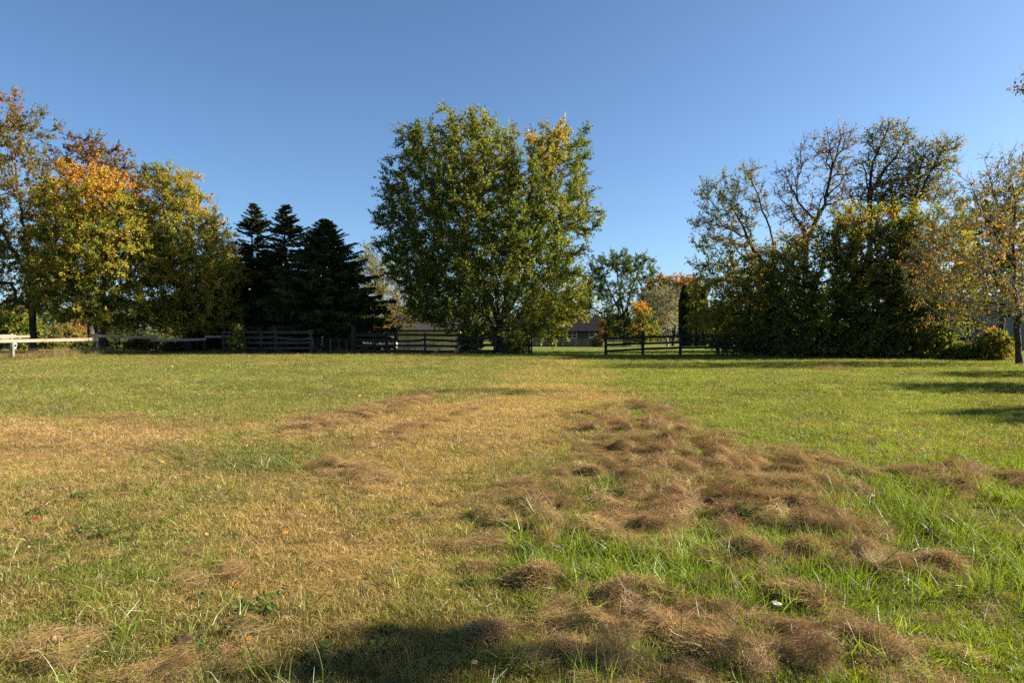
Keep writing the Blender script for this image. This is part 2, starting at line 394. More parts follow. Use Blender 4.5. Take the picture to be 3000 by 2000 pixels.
for k in range(16, 18): tuft(k, 26, .25, .3, .9, .012, .35, .35, M_GRASS, seg=3)       # tall weeds

def broad_tuft(idx, n):
    a = rng.uniform(0, 2 * np.pi, n); r = .09 * np.sqrt(rng.uniform(0, 1, n)); h = rng.uniform(.015, .05, n)
    P = np.stack([r * np.cos(a), r * np.sin(a), h], 1); az = rng.uniform(0, 2 * np.pi, n); k = 6
    t = np.arange(k) / k * 2 * np.pi; L = rng.uniform(.010, .024, n)
    u = np.stack([np.cos(az), np.sin(az), rng.normal(.15, .25, n)], 1); v = nrm(np.cross(u, np.array([0, 0, 1.]) + rng.normal(0, .25, (n, 3))))
    V = P[:, None] + L[:, None, None] * (u[:, None] * np.cos(t)[None, :, None] + .75 * v[:, None] * np.sin(t)[None, :, None])
    T = np.repeat(np.stack([rng.uniform(.6, 1.3, n), 0 * a, 0 * a], 1), k, 0)
    o = bpy.data.objects.new('tuft_%02d' % idx, new_mesh('tuft', V.reshape(-1, 3), [np.arange(n * k).reshape(n, k)], M_GRASS, {'tone': ('FLOAT_COLOR', T)})); tufts.objects.link(o)
for k in (18, 19): broad_tuft(k, 46)

def scatter_nodes():
    ng = bpy.data.node_groups.new('place_tufts', 'GeometryNodeTree')
    ng.interface.new_socket('Geometry', in_out='INPUT', socket_type='NodeSocketGeometry')
    ng.interface.new_socket('Geometry', in_out='OUTPUT', socket_type='NodeSocketGeometry')
    n, l = ng.nodes, ng.links
    gi = n.new('NodeGroupInput'); go = n.new('NodeGroupOutput')
    ci = n.new('GeometryNodeCollectionInfo'); ci.inputs[0].default_value = tufts; ci.inputs[1].default_value = True; ci.inputs[2].default_value = True
    ip = n.new('GeometryNodeInstanceOnPoints'); ip.inputs['Pick Instance'].default_value = True
    def na(name, typ):
        x = n.new('GeometryNodeInputNamedAttribute'); x.data_type = typ; x.inputs[0].default_value = name; return x.outputs[0]
    l.new(gi.outputs[0], ip.inputs['Points']); l.new(ci.outputs[0], ip.inputs['Instance'])
    l.new(na('kind', 'INT'), ip.inputs['Instance Index'])
    e = n.new('FunctionNodeEulerToRotation'); l.new(na('rot', 'FLOAT_VECTOR'), e.inputs[0]); l.new(e.outputs[0], ip.inputs['Rotation'])
    l.new(na('scl', 'FLOAT_VECTOR'), ip.inputs['Scale'])
    l.new(ip.outputs[0], go.inputs[0]); return ng
NG = scatter_nodes()
def scatter(name, P, kind, rot, scl, col):
    me = new_mesh(name, P, [], None, {'kind': ('INT', kind), 'rot': ('FLOAT_VECTOR', rot), 'scl': ('FLOAT_VECTOR', scl), 'col': ('FLOAT_COLOR', col)})
    o = link(name, me); o['kind'] = 'stuff'
    md = o.modifiers.new('place', 'NODES'); md.node_group = NG
    return o
def sample_wedge(y0, y1, dens, half=.80, extra=1.0):
    n = int(dens * (half * (y1 ** 2 - y0 ** 2) + 2 * extra * (y1 - y0)))
    y = np.sqrt(rng.uniform(y0 ** 2, y1 ** 2, n)); x = rng.uniform(-1, 1, n) * (half * y + extra)
    return x, y
parts = []
for y0, y1, dens, sc in ((2.4, 5, 520, .85), (5, 9, 300, 1.0), (9, 16, 130, 1.3), (16, 28, 55, 1.75), (28, 46, 26, 2.3)):
    x, y = sample_wedge(y0, y1, dens); parts.append((x, y, np.full(len(x), sc)))
xl, yl = sample_wedge(46, 60, 9, .45); parts.append((xl, yl, np.full(len(xl), 2.6)))
px_ = np.concatenate([p[0] for p in parts]); py_ = np.concatenate([p[1] for p in parts]); ps_ = np.concatenate([p[2] for p in parts])
hmk = np.zeros(len(px_)); s_ = py_ < 30; hmk[s_] = hay_mask(px_[s_], py_[s_])
dry = dry_mask(px_, py_)
keep = rng.uniform(size=len(px_)) > np.clip(hmk * .58, 0, .55)
px_, py_, ps_, hmk, dry = px_[keep], py_[keep], ps_[keep], hmk[keep], dry[keep]
n = len(px_)
gm = rng.uniform(size=n); dryv = np.clip(dry + (gm - .5) * .7 * np.clip(dry * 2.5, 0, 1), 0, 1)   # green and dry tufts side by side
kind = np.where(rng.uniform(size=n) < dryv * 1.1, rng.integers(4, 8, n), rng.integers(0, 4, n))
rightness = np.clip((px_ / py_ - .0) / .25, 0, 1)
longp = np.clip((fbm(px_ * .9, py_ * .9, 21, 3) - .40) / .2, 0, 1) * np.clip((6.8 - py_ + 1.5 * rightness) / 2.5, 0, 1) * np.clip((px_ / py_ + .03) / .08, 0, 1)
longp = np.maximum(longp, .07 * np.clip((fbm(px_ * 1.1, py_ * 1.1, 22, 3) - .58) / .1, 0, 1) * (py_ < 9) * (1 - dry))
longp = np.maximum(longp, .16 * np.clip((4.2 - py_) / .9, 0, 1) * np.clip((fbm(px_ * 1.4, py_ * 1.4, 23, 3) - .42) / .15, 0, 1))
lg = rng.uniform(size=n) < longp * .5
kind = np.where(lg, rng.integers(8, 12, n), kind)
vari = rng.uniform(.75, 1.25, n) * (.8 + .5 * fbm(px_ * 1.5, py_ * 1.5, 29, 3))
col = grass_col(px_, py_, dryv * np.where(lg, .25, 1))
col = np.where(lg[:, None], col * np.array([.95, 1.04, 1.1]), col) * rng.uniform(.68, 1.34, (n, 1))
pz_ = tz(px_, py_) + np.where(py_ < 30, hay_height(px_, py_, hmk) * .8, 0)
lean = np.where(lg, .5, .18)
rot = np.stack([rng.normal(0, 1, n) * lean, rng.normal(-.1, 1, n) * lean, rng.uniform(0, 6.28, n)], 1)
sw = ps_ * np.where(lg, 1.0, 1.0); scl = np.stack([sw, sw, np.minimum(ps_, 1.55) * vari], 1)
grass = scatter('grass', np.stack([px_, py_, pz_], 1), kind, rot, scl, col)
grass['label'] = 'mown field grass, green with dry tan patches'

# loose cut hay lying over the grass
parts = []
for y0, y1, dens, sc in ((2.4, 5, 330, .8), (5, 9, 210, .95), (9, 16, 125, 1.05), (16, 30, 70, 1.3)):
    x, y = sample_wedge(y0, y1, dens); parts.append((x, y, np.full(len(x), sc)))
hx = np.concatenate([p[0] for p in parts]); hy = np.concatenate([p[1] for p in parts]); hs = np.concatenate([p[2] for p in parts])
m_ = hay_mask(hx, hy); keep = rng.uniform(size=len(hx)) < np.maximum(m_, .010 * (hy < 12))
hx, hy, hs, m_ = hx[keep], hy[keep], hs[keep], m_[keep]; n = len(hx)
e = .04
hh = lambda a, b: hay_height(a, b)
zx = (hh(hx + e, hy) - hh(hx - e, hy)) / (2 * e); zy = (hh(hx, hy + e) - hh(hx, hy - e)) / (2 * e)
rot = np.stack([np.arctan(zy) + rng.normal(0, .09, n), -np.arctan(zx) + rng.normal(0, .09, n), rng.uniform(0, 6.28, n) * 0 + rng.normal(0, .3, n)], 1)
hz = tz(hx, hy) + hh(hx, hy) + rng.uniform(0, .02, n)
col = C_HAY * (.65 + .7 * fbm(hx * 2.2, hy * 2.2, 95, 3))[:, None] * rng.uniform(.7, 1.25, (n, 1)) * (1 + rng.normal(0, .06, (n, 3)))
hay = scatter('cut_hay', np.stack([hx, hy, hz], 1), rng.integers(12, 16, n), rot, np.stack([hs, hs, hs], 1) * rng.uniform(.8, 1.25, (n, 1)), np.clip(col, .01, 1))
hay['label'] = 'loose brown cut hay lying over the mown grass'

# broad-leaved weeds and clover among the turf
x, y = sample_wedge(2.6, 6.5, 40); m_ = np.clip((fbm(x * 1.5, y * 1.5, 141, 3) - .60) / .08, 0, 1) * .55; keep = rng.uniform(size=len(x)) < m_ + .015; x, y = x[keep], y[keep]; n = len(x)
s = rng.uniform(.5, .9, n)
wd = scatter('broadleaf_weeds', np.stack([x, y, tz(x, y) + hay_height(x, y)], 1), rng.integers(18, 20, n), np.stack([0 * x, 0 * x, rng.uniform(0, 6.28, n)], 1), np.stack([s, s, s], 1), np.array([.085, .125, .025]) * rng.uniform(.6, 1.4, (n, 1)))
wd['label'] = 'low broad-leaved weeds and clover in the mown grass'

# autumn leaf litter, too small and scattered to count
def litter():
    x1, y1 = sample_wedge(5, 42, .16); x2 = rng.uniform(-27, -12, 420); y2 = rng.uniform(35, 45, 420); x3 = rng.uniform(-7, 6, 160); y3 = rng.uniform(38, 47, 160)
    x = np.concatenate([x1, x2, x3]); y = np.concatenate([y1, y2, y3]); n = len(x)
    P = np.stack([x, y, tz(x, y) + rng.uniform(.03, .06, n) + np.where(y < 30, hay_height(x, y), 0)], 1)
    D = nrm(rng.normal(size=(n, 3)) * np.array([1, 1, .35])); N = nrm(rng.normal(0, .4, (n, 3)) + np.array([0, 0, 1.])); L = rng.uniform(.05, .10, n)
    pal = np.array([(.38, .17, .04), (.33, .20, .10), (.16, .08, .04), (.42, .30, .04), (.22, .06, .025)])
    V, Fs, C = leaves(P, D, N, L, L * .7, pal[rng.integers(0, 5, n)] * rng.uniform(.7, 1.2, (n, 1)), True)
    o = link('leaf_litter', new_mesh('leaf_litter', V, [Fs], M_FALLEN, {'col': ('FLOAT_COLOR', C)})); o['kind'] = 'stuff'; o['label'] = 'small scattered autumn leaves on the field'

# tall weeds along the fence lines
def weed_line(name, pts, n, wid, s0, s1, cols, label):
    P = np.array(pts, float); seg = rng.integers(0, len(P) - 1, n); t = rng.uniform(size=n)
    x = P[seg, 0] * (1 - t) + P[seg + 1, 0] * t + rng.normal(0, wid, n); y = P[seg, 1] * (1 - t) + P[seg + 1, 1] * t + rng.normal(0, wid, n)
    c = np.array(cols)[rng.integers(0, len(cols), n)] * rng.uniform(.7, 1.3, (n, 1))
    s = rng.uniform(s0, s1, n) * (.5 + fbm(x * .8, y * .8, 44, 2))
    o = scatter(name, np.stack([x, y, tz(x, y)], 1), rng.integers(16, 18, n), np.stack([rng.normal(0, .15, n), rng.normal(0, .15, n), rng.uniform(0, 6.28, n)], 1), np.stack([s, s, s], 1), c)
    o['label'] = label
    return o

# ------------------------------------------------------------------ trees
def tubes(A, B, ra, rb, k):
    n = len(A); T = nrm(B - A); ref = np.where(np.abs(T[:, 2:3]) > .9, [[1., 0, 0]], [[0, 0, 1.]])
    S = nrm(np.cross(T, ref)); U = np.cross(S, T); a = np.arange(k) / k * 2 * np.pi
    off = S[:, None] * np.cos(a)[None, :, None] + U[:, None] * np.sin(a)[None, :, None]
    V = np.concatenate([A[:, None] + off * ra[:, None, None], B[:, None] + off * rb[:, None, None]], 1).reshape(-1, 3)
    b = (np.arange(n) * 2 * k)[:, None]; j = np.arange(k)[None, :]; j2 = (np.arange(k)[None, :] + 1) % k
    return V, np.stack([b + j, b + j2, b + k + j2, b + k + j], 2).reshape(-1, 4)
def leaves(P, D, N, L, W, col, quad=False):
    S = nrm(np.cross(D, N)); N = np.cross(S, D); n = len(P); L = L[:, None]; W = W[:, None]
    f = rng.uniform(.05, .3, (n, 1)) * W
    if not quad:
        V = np.stack([P + D * L * rng.uniform(0, .3, (n, 1)) + S * W * .5, P + D * L - N * f, P + D * L * rng.uniform(0, .3, (n, 1)) - S * W * .5], 1).reshape(-1, 3)
        return V, (np.arange(n) * 3)[:, None] + [[0, 1, 2]], np.repeat(col, 3, 0)
    V = np.stack([P, P + D * L * .45 + S * W * .5 + N * f, P + D * L - N * f * .8, P + D * L * .45 - S * W * .5 + N * f], 1).reshape(-1, 3)
    b = (np.arange(n) * 4)[:, None]
    return V, np.concatenate([b + [[0, 1, 2]], b + [[0, 2, 3]]], 0), np.repeat(col, 4, 0)

def tree(name, label, cat, Y, stems, lobes, pal, n_nodes=350, twigs=6, per_twig=12, leaf=.13, twig_len=.7, tr=.22, depth=.8,
         bark=None, twigbark=None, droop=.25, alpha=.35, group=None, wind=(0, 0, 0), twig_r=.007, shell=.45, minz=None, bare=None, asp=.68, yc=0.0, dens=1.8, quad=False, merge=False, yjit=.3):
    """stems: polylines of pixels at depth Y; lobes: (px, py, rx, ry, palette index[, leafiness]) seen at depth Y"""
    bark = bark or M_BARK
    lo = np.array([tuple(l) + (0,) * (5 - len(l)) + (1.0,) if len(l) < 6 else tuple(l) for l in lobes], float)
    k = Y / F
    cx = (lo[:, 0] - 1500) * k; cz = CAM_H + (HOR - lo[:, 1]) * k; rx = lo[:, 2] * k; rz = lo[:, 3] * k
    x0, x1 = (cx - rx).min(), (cx + rx).max(); cc, hw = (x0 + x1) / 2, (x1 - x0) / 2
    base = np.array([X(stems[0][0][0], Y), Y, float(tz(X(stems[0][0][0], Y), Y)) - .05])
    w = rx * rz * np.sqrt(rx * rz) ** .6; w = w / w.sum()
    m = n_nodes
    lid = rng.choice(len(lo), m * 3, p=w)
    u = rng.normal(size=(m * 3, 3)); u = nrm(u) * (rng.uniform(size=(m * 3, 1)) ** shell)
    ax = cx[lid] + u[:, 0] * rx[lid]; az = cz[lid] + u[:, 2] * rz[lid]
    dh = depth * hw * np.sqrt(np.clip(1 - ((ax - cc) / hw) ** 2, .12, 1))
    topz = (cz + rz).max(); botz = (cz - rz).min()
    dh = dh * np.sqrt(np.clip(1 - (np.clip((az - botz) / (topz - botz) - .45, 0, 1) / .56) ** 2, .12, 1))
    sd = rng.uniform(-1, 1, m * 3); sd = np.sign(sd) * np.abs(sd) ** .7
    ay = Y + yc + sd * dh + u[:, 1] * yjit
    A = np.stack([ax, ay, az], 1)
    # keep well spaced ones
    keep = [0]; 
    dmin = np.linalg.norm(A - A[0], axis=1)
    for _ in range(m - 1):
        i_ = int(np.argmax(np.where(rng.uniform(size=len(A)) < .35, dmin, 0))); keep.append(i_)
        dmin = np.minimum(dmin, np.linalg.norm(A - A[i_], axis=1))
    A = A[keep]; lid = lid[keep]
    g = tz(A[:, 0], A[:, 1]) + (.35 if minz is None else minz)
    A[:, 2] = np.maximum(A[:, 2], g)
    # stems
    N = []; par = []; pl = []
    for si, st in enumerate(stems):
        P = np.array([[X(a[0], Y), Y + (a[2] if len(a) > 2 else 0), Z(a[1], Y)] for a in st])
        if si == 0: P[0, 2] = base[2]
        prev = -1
        if si > 0:
            d = np.linalg.norm(np.array(N) - P[0], axis=1); prev = int(np.argmin(d))
        for q in range(len(P) - 1):
            ns = max(1, int(np.linalg.norm(P[q + 1] - P[q]) / .55))
            for t in range(0 if (q == 0 and si == 0) else 1, ns + 1):
                p = P[q] + (P[q + 1] - P[q]) * t / ns + (rng.normal(0, .045, 3) if t > 0 else 0)
                N.append(p); par.append(prev)
                pl.append(0 if prev < 0 else pl[prev] + np.linalg.norm(p - N[prev])); prev = len(N) - 1
    nst = len(N)
    NN = np.zeros((nst + m, 3)); NN[:nst] = N; par = par + [0] * m; plen = np.zeros(nst + m); plen[:nst] = pl
    lidn = np.full(nst + m, -1)
    ds = 1.6
    def cost(j):
        v = A - NN[j]; d = np.linalg.norm(v, axis=1)
        down = np.clip(-v[:, 2] / np.maximum(d, .01), 0, 1)
        return d * (1 + d / ds) * (1 + .5 * down) + alpha * plen[j] + (100 if j == 0 else 0)
    best = np.full(m, 1e9); bi = np.zeros(m, int)
    for j in range(nst):
        c = cost(j); u_ = c < best; best[u_] = c[u_]; bi[u_] = j
    alive = np.ones(m, bool); cnt = nst
    for _ in range(m):
        a = int(np.argmin(np.where(alive, best, 1e12))); alive[a] = False
        NN[cnt] = A[a]; par[cnt] = bi[a]; plen[cnt] = plen[bi[a]] + np.linalg.norm(A[a] - NN[bi[a]]); lidn[cnt] = lid[a]
        c = cost(cnt); u_ = alive & (c < best); best[u_] = c[u_]; bi[u_] = cnt
        cnt += 1
    par = np.array(par)
    wgt = np.ones(cnt)
    for j in range(cnt - 1, 0, -1):
        if par[j] >= 0: wgt[par[j]] += wgt[j]
    rad = np.maximum(tr * (wgt / wgt[0]) ** .5, .012)
    root = thing(name, label, cat, tuple(base), group)
    O = base
    # trunk (stems) and branches
    js = np.arange(1, cnt); js = js[par[js] >= 0]; pj = par[js]
    st = js < nst
    ra = np.where(par[pj] < 0, rad[pj] * 1.45, rad[pj])
    ra = np.where(st, ra, np.minimum(ra, rad[js] * 1.5))
    V, Fq = tubes(NN[pj[st]] - O, NN[js[st]] - O, ra[st], rad[js[st]], 8)
    VT, FT = V, Fq
    if not merge: link('trunk', new_mesh('trunk', V, [Fq], bark, smooth=True), root)
    a_, b_ = NN[pj[~st]], NN[js[~st]]
    L = np.linalg.norm(b_ - a_, axis=1, keepdims=True)
    mid = (a_ + b_) / 2 + rng.normal(0, .07, a_.shape) * L + np.array([0, 0, .05]) * L
    r1, r2 = ra[~st], rad[js[~st]]
    V1, F1 = tubes(a_ - O, mid - O, r1, (r1 + r2) / 2, 5); V2, F2 = tubes(mid - O, b_ - O, (r1 + r2) / 2, r2, 5)
    # twigs and leaves
    nodes = np.arange(nst, cnt)
    td = np.repeat(nodes, twigs); edge = nrm(NN[td] - NN[par[td]])
    out = nrm(NN[td] - np.array([cc, Y, (topz + botz) / 2]))
    tdir = nrm(edge * .6 + out * .45 + rng.normal(0, .62, (len(td), 3)) + np.array([0, 0, .12]) + np.array(wind))
    tl = twig_len * rng.uniform(.5, 1.25, len(td)); back = rng.uniform(0, .8, len(td))[:, None]
    t0 = NN[td] - (NN[td] - NN[par[td]]) * back
    t1 = t0 + tdir * tl[:, None]
    V3, F3 = tubes(t0 - O, t1 - O, np.full(len(td), twig_r * 1.5), np.full(len(td), twig_r * .4), 3)
    VV = np.concatenate([V1, V2, V3]); n1 = len(V1); n2 = n1 + len(V2)
    if merge: link('stem', new_mesh('stem', np.concatenate([VV, VT]), [np.concatenate([F1, F2 + n1, F3 + n2]), FT + len(VV)], bark, smooth=True), root)
    else: link('branches', new_mesh('branches', VV, [np.concatenate([F1, F2 + n1, F3 + n2])], twigbark or bark, smooth=True), root)
    lf = lo[lidn[td], 5]
    nl = rng.poisson(per_twig * lf * dens)
    ti = np.repeat(np.arange(len(td)), nl); n = len(ti)
    t = rng.uniform(.1, 1.08, n)[:, None]
    P = t0[ti] + (t1[ti] - t0[ti]) * t + rng.normal(0, .06, (n, 3)) * twig_len
    D = nrm(tdir[ti] * .4 + rng.normal(0, .75, (n, 3)) + np.array([0, 0, -droop]))
    Nn = nrm(rng.normal(0, .75, (n, 3)) + np.array([0, 0, .8]) + out[ti] * .5)
    Ls = leaf * rng.uniform(.6, 1.3, n)
    pi = lo[lidn[td], 4].astype(int)[ti]
    cols = np.zeros((n, 3)); clump = rng.uniform(size=cnt)
    for p in range(len(pal)):
        s = pi == p
        if not s.any(): continue
        pc = np.array([c for c, _ in pal[p]]); pw = np.array([w_ for _, w_ in pal[p]], float); cw = np.cumsum(pw / pw.sum())
        z = .55 * clump[td[ti[s]]] + .45 * rng.uniform(size=s.sum())
        z = (np.argsort(np.argsort(z)) + .5) / s.sum()
        cols[s] = pc[np.minimum(np.searchsorted(cw, z), len(pc) - 1)]
    cols = cols * rng.uniform(1.0, 1.95, (n, 1)) * (1 + rng.normal(0, .07, (n, 3)))
    V, Fs, C = leaves(P - O, D, Nn, Ls, Ls * asp, np.clip(cols, .004, .9), quad)
    link('crown', new_mesh('crown', V, [Fs], M_LEAF, {'col': ('FLOAT_COLOR', C)}), root)
    return root

def spruce(label, px, Y, top, halfw, dark=1.0, n_br=300, wide=1.18, base_py=1030, group='spruces behind the board fence', name='spruce_tree'):
    x = X(px, Y); z0 = float(tz(x, Y)); H = Z(top, Y) - z0; Rb = wide * halfw * Y / F; n_br = int(n_br * 1.35)
    root = thing(name, label, 'tree', (x, Y, z0 - .03), group)
    zz = np.linspace(0, H, 14); wob = np.cumsum(rng.normal(0, .02, (14, 2)), 0)
    P = np.stack([wob[:, 0], wob[:, 1], zz], 1)
    mb = MB(); mb.tube(P, .2 * (1 - zz / H) + .012, 7); mb.build('trunk', M_BARKD, root, True)
    u = rng.uniform(0, 1, n_br) ** 1.1; u[: n_br // 6] = rng.uniform(.8, 1, n_br // 6); u = .03 + .955 * u
    a = rng.uniform(0, 2 * np.pi, n_br)
    Lb = 1.2 * Rb * np.minimum(1.0, (1 - u) * 1.7 + .012) ** .92 * rng.uniform(.5, 1.15, n_br)
    zb = u * H + rng.normal(0, .05, n_br)
    t = np.linspace(0, 1, 6)
    sl = (.62 * u ** 2 - .27)[:, None]
    dr = Lb[:, None] * (sl * t[None] + .12 * t[None] ** 3)
    C = np.stack([np.cos(a)[:, None] * Lb[:, None] * t, np.sin(a)[:, None] * Lb[:, None] * t, zb[:, None] + dr], 2)
    A_ = C[:, :-1].reshape(-1, 3); B_ = C[:, 1:].reshape(-1, 3)
    V, Fq = tubes(A_, B_, np.full(len(A_), .012), np.full(len(A_), .010), 3)
    link('branches', new_mesh('branches', V, [Fq], M_BARKD), root)
    npb = np.maximum((Lb / Rb * 210).astype(int), 60)
    bi = np.repeat(np.arange(n_br), npb); n = len(bi)
    tt = rng.uniform(.06, 1.02, n) ** .8; k = np.minimum((tt * 5).astype(int), 4); fr = tt * 5 - k
    P = C[bi, k] * (1 - fr)[:, None] + C[bi, k + 1] * fr[:, None]
    od = np.stack([np.cos(a), np.sin(a), 0 * a], 1)[bi]; sdv = np.stack([-np.sin(a), np.cos(a), 0 * a], 1)[bi]
    s = rng.choice([-1, 1], n)[:, None]
    D = nrm(od * rng.uniform(.2, .9, (n, 1)) + sdv * s * rng.uniform(.1, .9, (n, 1)) + np.array([0, 0, 1.]) * (rng.normal(-.6, .45, (n, 1)) * (1 - u[bi, None]) ** .5 + .25 * u[bi, None] ** 3))
    Ls = rng.uniform(.18, .58, n) * (1.05 - .68 * u[bi] ** 1.5)
    Nn = nrm(rng.normal(0, .7, (n, 3)) + np.array([0, 0, .7]))
    c = np.array([.038, .052, .014]) * dark
    cols = c * rng.uniform(.6, 1.5, (n, 1)) * (1 + rng.normal(0, .08, (n, 3)))
    tip = (rng.uniform(size=n) < .18)[:, None]; cols = np.where(tip, np.array([.075, .085, .025]), cols)
    V, Fs, Cc = leaves(P, D, Nn, Ls, Ls * .24 + .03, np.clip(cols, .004, 1))
    link('crown', new_mesh('crown', V, [Fs], M_NEEDLE, {'col': ('FLOAT_COLOR', Cc)}), root)
    return root

GRN = (.075, .102, .014); GRN2 = (.048, .068, .016); YGR = (.145, .150, .018); YEL = (.25, .20, .022); ORA = (.35, .17, .030); RST = (.24, .10, .030)
RED = (.095, .032, .024); OLV = (.095, .088, .028); BRZ = (.15, .085, .030); DKG = (.032, .050, .014); PAL = (.16, .15, .05); TANL = (.26, .17, .07)
P_GREEN = [(GRN, 5), (GRN2, 3), (YGR, 3)]
P_TOP = [(YGR, 5), (GRN, 3), (PAL, 2)]
P_ORG = [(ORA, 6), (YEL, 4)]
P_YG = [(GRN, 2), (YGR, 6), (YEL, 4)]
P_YGO = [(YGR, 5), (YEL, 4), (ORA, 1)]

# central maple
tree('maple_tree', 'broad many-stemmed green maple, tallest tree at the middle, with an orange patch at its top', 'tree', 50,
     [[(1468, 1036), (1466, 950), (1452, 860), (1432, 700), (1412, 520)], [(1466, 950), (1486, 840), (1492, 660), (1500, 520)],
      [(1466, 950, -.3), (1512, 880, -.8), (1552, 740, -1), (1598, 590, -.6), (1620, 470)], [(1466, 960, .2), (1436, 880, -.6), (1392, 760, -1), (1335, 600, -1)],
      [(1462, 970, .5), (1400, 900, 1.5), (1290, 800, 1.5), (1200, 720, 1)], [(1470, 960, -.5), (1530, 920, -1.8), (1620, 880, -2.2)]],
     [(1315, 385, 26, 60, 1), (1390, 385, 50, 50, 1), (1360, 470, 70, 60, 1), (1430, 440, 60, 60, 1), (1250, 440, 70, 60, 0), (1240, 430, 50, 40, 0), (1495, 450, 55, 45, 1), (1575, 455, 50, 50, 2), (1620, 430, 50, 60, 2),
      (1585, 530, 55, 50, 2), (1690, 450, 38, 60, 0), (1690, 560, 50, 60, 0), (1705, 645, 50, 50, 0), (1640, 620, 80, 70, 1), (1195, 545, 60, 60, 0), (1165, 630, 62, 55, 0), (1135, 720, 42, 40, 0), (1180, 730, 60, 50, 0),
      (1290, 560, 100, 90, 0), (1420, 540, 100, 100, 1), (1530, 590, 90, 80, 0), (1300, 700, 110, 90, 0), (1430, 690, 110, 110, 0, .75), (1550, 730, 100, 90, 0), (1635, 770, 75, 60, 0), (1240, 800, 90, 80, 0), (1330, 830, 110, 90, 0),
      (1480, 830, 110, 90, 0, .6), (1600, 850, 95, 75, 1), (1670, 850, 50, 60, 1), (1250, 890, 75, 45, 0), (1350, 920, 100, 50, 0), (1540, 940, 80, 50, 1), (1620, 925, 70, 40, 1), (1690, 900, 45, 40, 1), (1520, 985, 50, 38, 1), (1632, 980, 22, 28, 1), (1585, 970, 38, 28, 1), (1420, 960, 50, 30, 0)],
     [P_GREEN, P_TOP, [(GRN, 3), (YGR, 5), ((.19, .17, .022), 3), (YEL, 3), (ORA, 1)]], n_nodes=1450, twigs=10, dens=1, per_twig=22, leaf=.155, twig_len=.74, tr=.34, depth=.78, alpha=.5, bark=M_BARK)

# left group
tree('oak_tree', 'tall thin-leaved bronze green oak cut off by the left edge', 'tree', 47,
     [[(97, 1022), (98, 930), (90, 800), (72, 650), (50, 500), (30, 380)], [(92, 820), (20, 700), (-60, 560)], [(72, 650), (110, 560), (135, 450)]],
     [(40, 320, 50, 60, 2), (10, 380, 60, 80, 0), (85, 360, 40, 50, 0), (120, 375, 35, 35, 0, .8), (60, 450, 80, 70, 0, .8), (105, 470, 40, 40, 0, .6), (30, 570, 90, 80, 0, .8), (80, 600, 70, 60, 0, .6), (30, 690, 110, 60, 0), (70, 770, 110, 60, 1), (30, 860, 130, 60, 1), (120, 860, 70, 60, 1), (-120, 500, 120, 200, 0), (-120, 780, 140, 140, 0), (110, 680, 50, 50, 0, .7)],
     [[(OLV, 5), (BRZ, 4), (GRN, 2)], [(OLV, 4), (YGR, 3), (BRZ, 2)], [(BRZ, 5), (RST, 3), (OLV, 3)]], n_nodes=480, twigs=7, per_twig=11, leaf=.16, twig_len=.8, tr=.22, depth=.75, alpha=.45)
tree('oak_tree', 'dark red-brown tree rising behind the orange topped maple', 'tree', 60,
     [[(262, 1015), (268, 850), (272, 600), (270, 470)]],
     [(268, 440, 80, 50, 0), (200, 500, 55, 60, 0), (330, 480, 60, 50, 0), (385, 530, 45, 40, 0, .7), (260, 530, 110, 70, 0), (190, 610, 70, 80, 1), (150, 700, 60, 90, 1), (300, 620, 120, 100, 0), (160, 820, 70, 90, 1)],
     [[(RED, 5), (OLV, 4), (BRZ, 2)], [(OLV, 4), (GRN2, 4), (RED, 1)]], n_nodes=300, twigs=6, per_twig=11, leaf=.20, twig_len=.85, tr=.26, depth=.7)
tree('maple_tree', 'round yellow green maple with a bright orange top behind the pale rails', 'tree', 46,
     [[(288, 1030), (290, 975), (300, 880), (315, 740), (310, 600)], [(290, 960), (235, 880), (190, 780)], [(296, 920), (370, 830), (430, 740)]],
     [(240, 530, 45, 40, 1), (300, 530, 70, 45, 1), (350, 560, 60, 50, 1), (390, 600, 50, 50, 2), (270, 600, 110, 50, 2), (190, 600, 60, 60, 2), (180, 690, 70, 70, 0), (280, 690, 100, 80, 0), (390, 690, 80, 80, 0), (200, 790, 80, 70, 0), (320, 790, 110, 80, 0), (430, 780, 70, 80, 0), (225, 870, 75, 60, 0), (340, 890, 110, 60, 0), (430, 890, 80, 60, 0), (390, 945, 60, 25, 0)],
     [P_YG, P_ORG, P_YGO], n_nodes=620, twigs=9, per_twig=12, leaf=.135, twig_len=.65, tr=.34, depth=.8)
tree('maple_tree', 'yellow green maple with golden edges, left neighbour of the dark spruces', 'tree', 48,
     [[(548, 1030), (545, 930), (535, 800), (520, 620)], [(545, 900), (600, 800), (640, 700)]],
     [(455, 530, 45, 40, 0), (510, 540, 65, 45, 1), (560, 580, 50, 50, 1), (500, 630, 90, 60, 0), (575, 660, 50, 45, 0, .7), (630, 670, 45, 35, 1), (560, 730, 90, 60, 0), (640, 740, 50, 50, 1), (480, 760, 70, 80, 0), (590, 820, 100, 70, 0), (670, 810, 45, 55, 1), (560, 900, 120, 55, 0), (660, 900, 60, 60, 0), (600, 950, 80, 25, 0)],
     [P_YG, P_YGO], n_nodes=560, twigs=9, per_twig=12, leaf=.135, twig_len=.65, tr=.28, depth=.75)

spruce('dark spruce with its tip standing next to the yellow green maple', 745, 52, 595, 100, .9, 330)
spruce('dark spruce with a pointed tip, middle one of the three tall spruces', 840, 51, 598, 100, 1.0, 330)
spruce('lowest of the three pointed spruces, wide skirted, beside the big central maple', 955, 48.5, 640, 128, 1.15, 520)
spruce('small dark spruce half hidden between the yellow maple and the tall spruces', 668, 56, 745, 90, .85, 220)
spruce('dark bushy spruce low behind the two tallest spruces', 800, 57, 760, 110, .85, 260)
spruce('bushy short spruce behind the lowest pointed spruce', 905, 56, 725, 100, .85, 240)

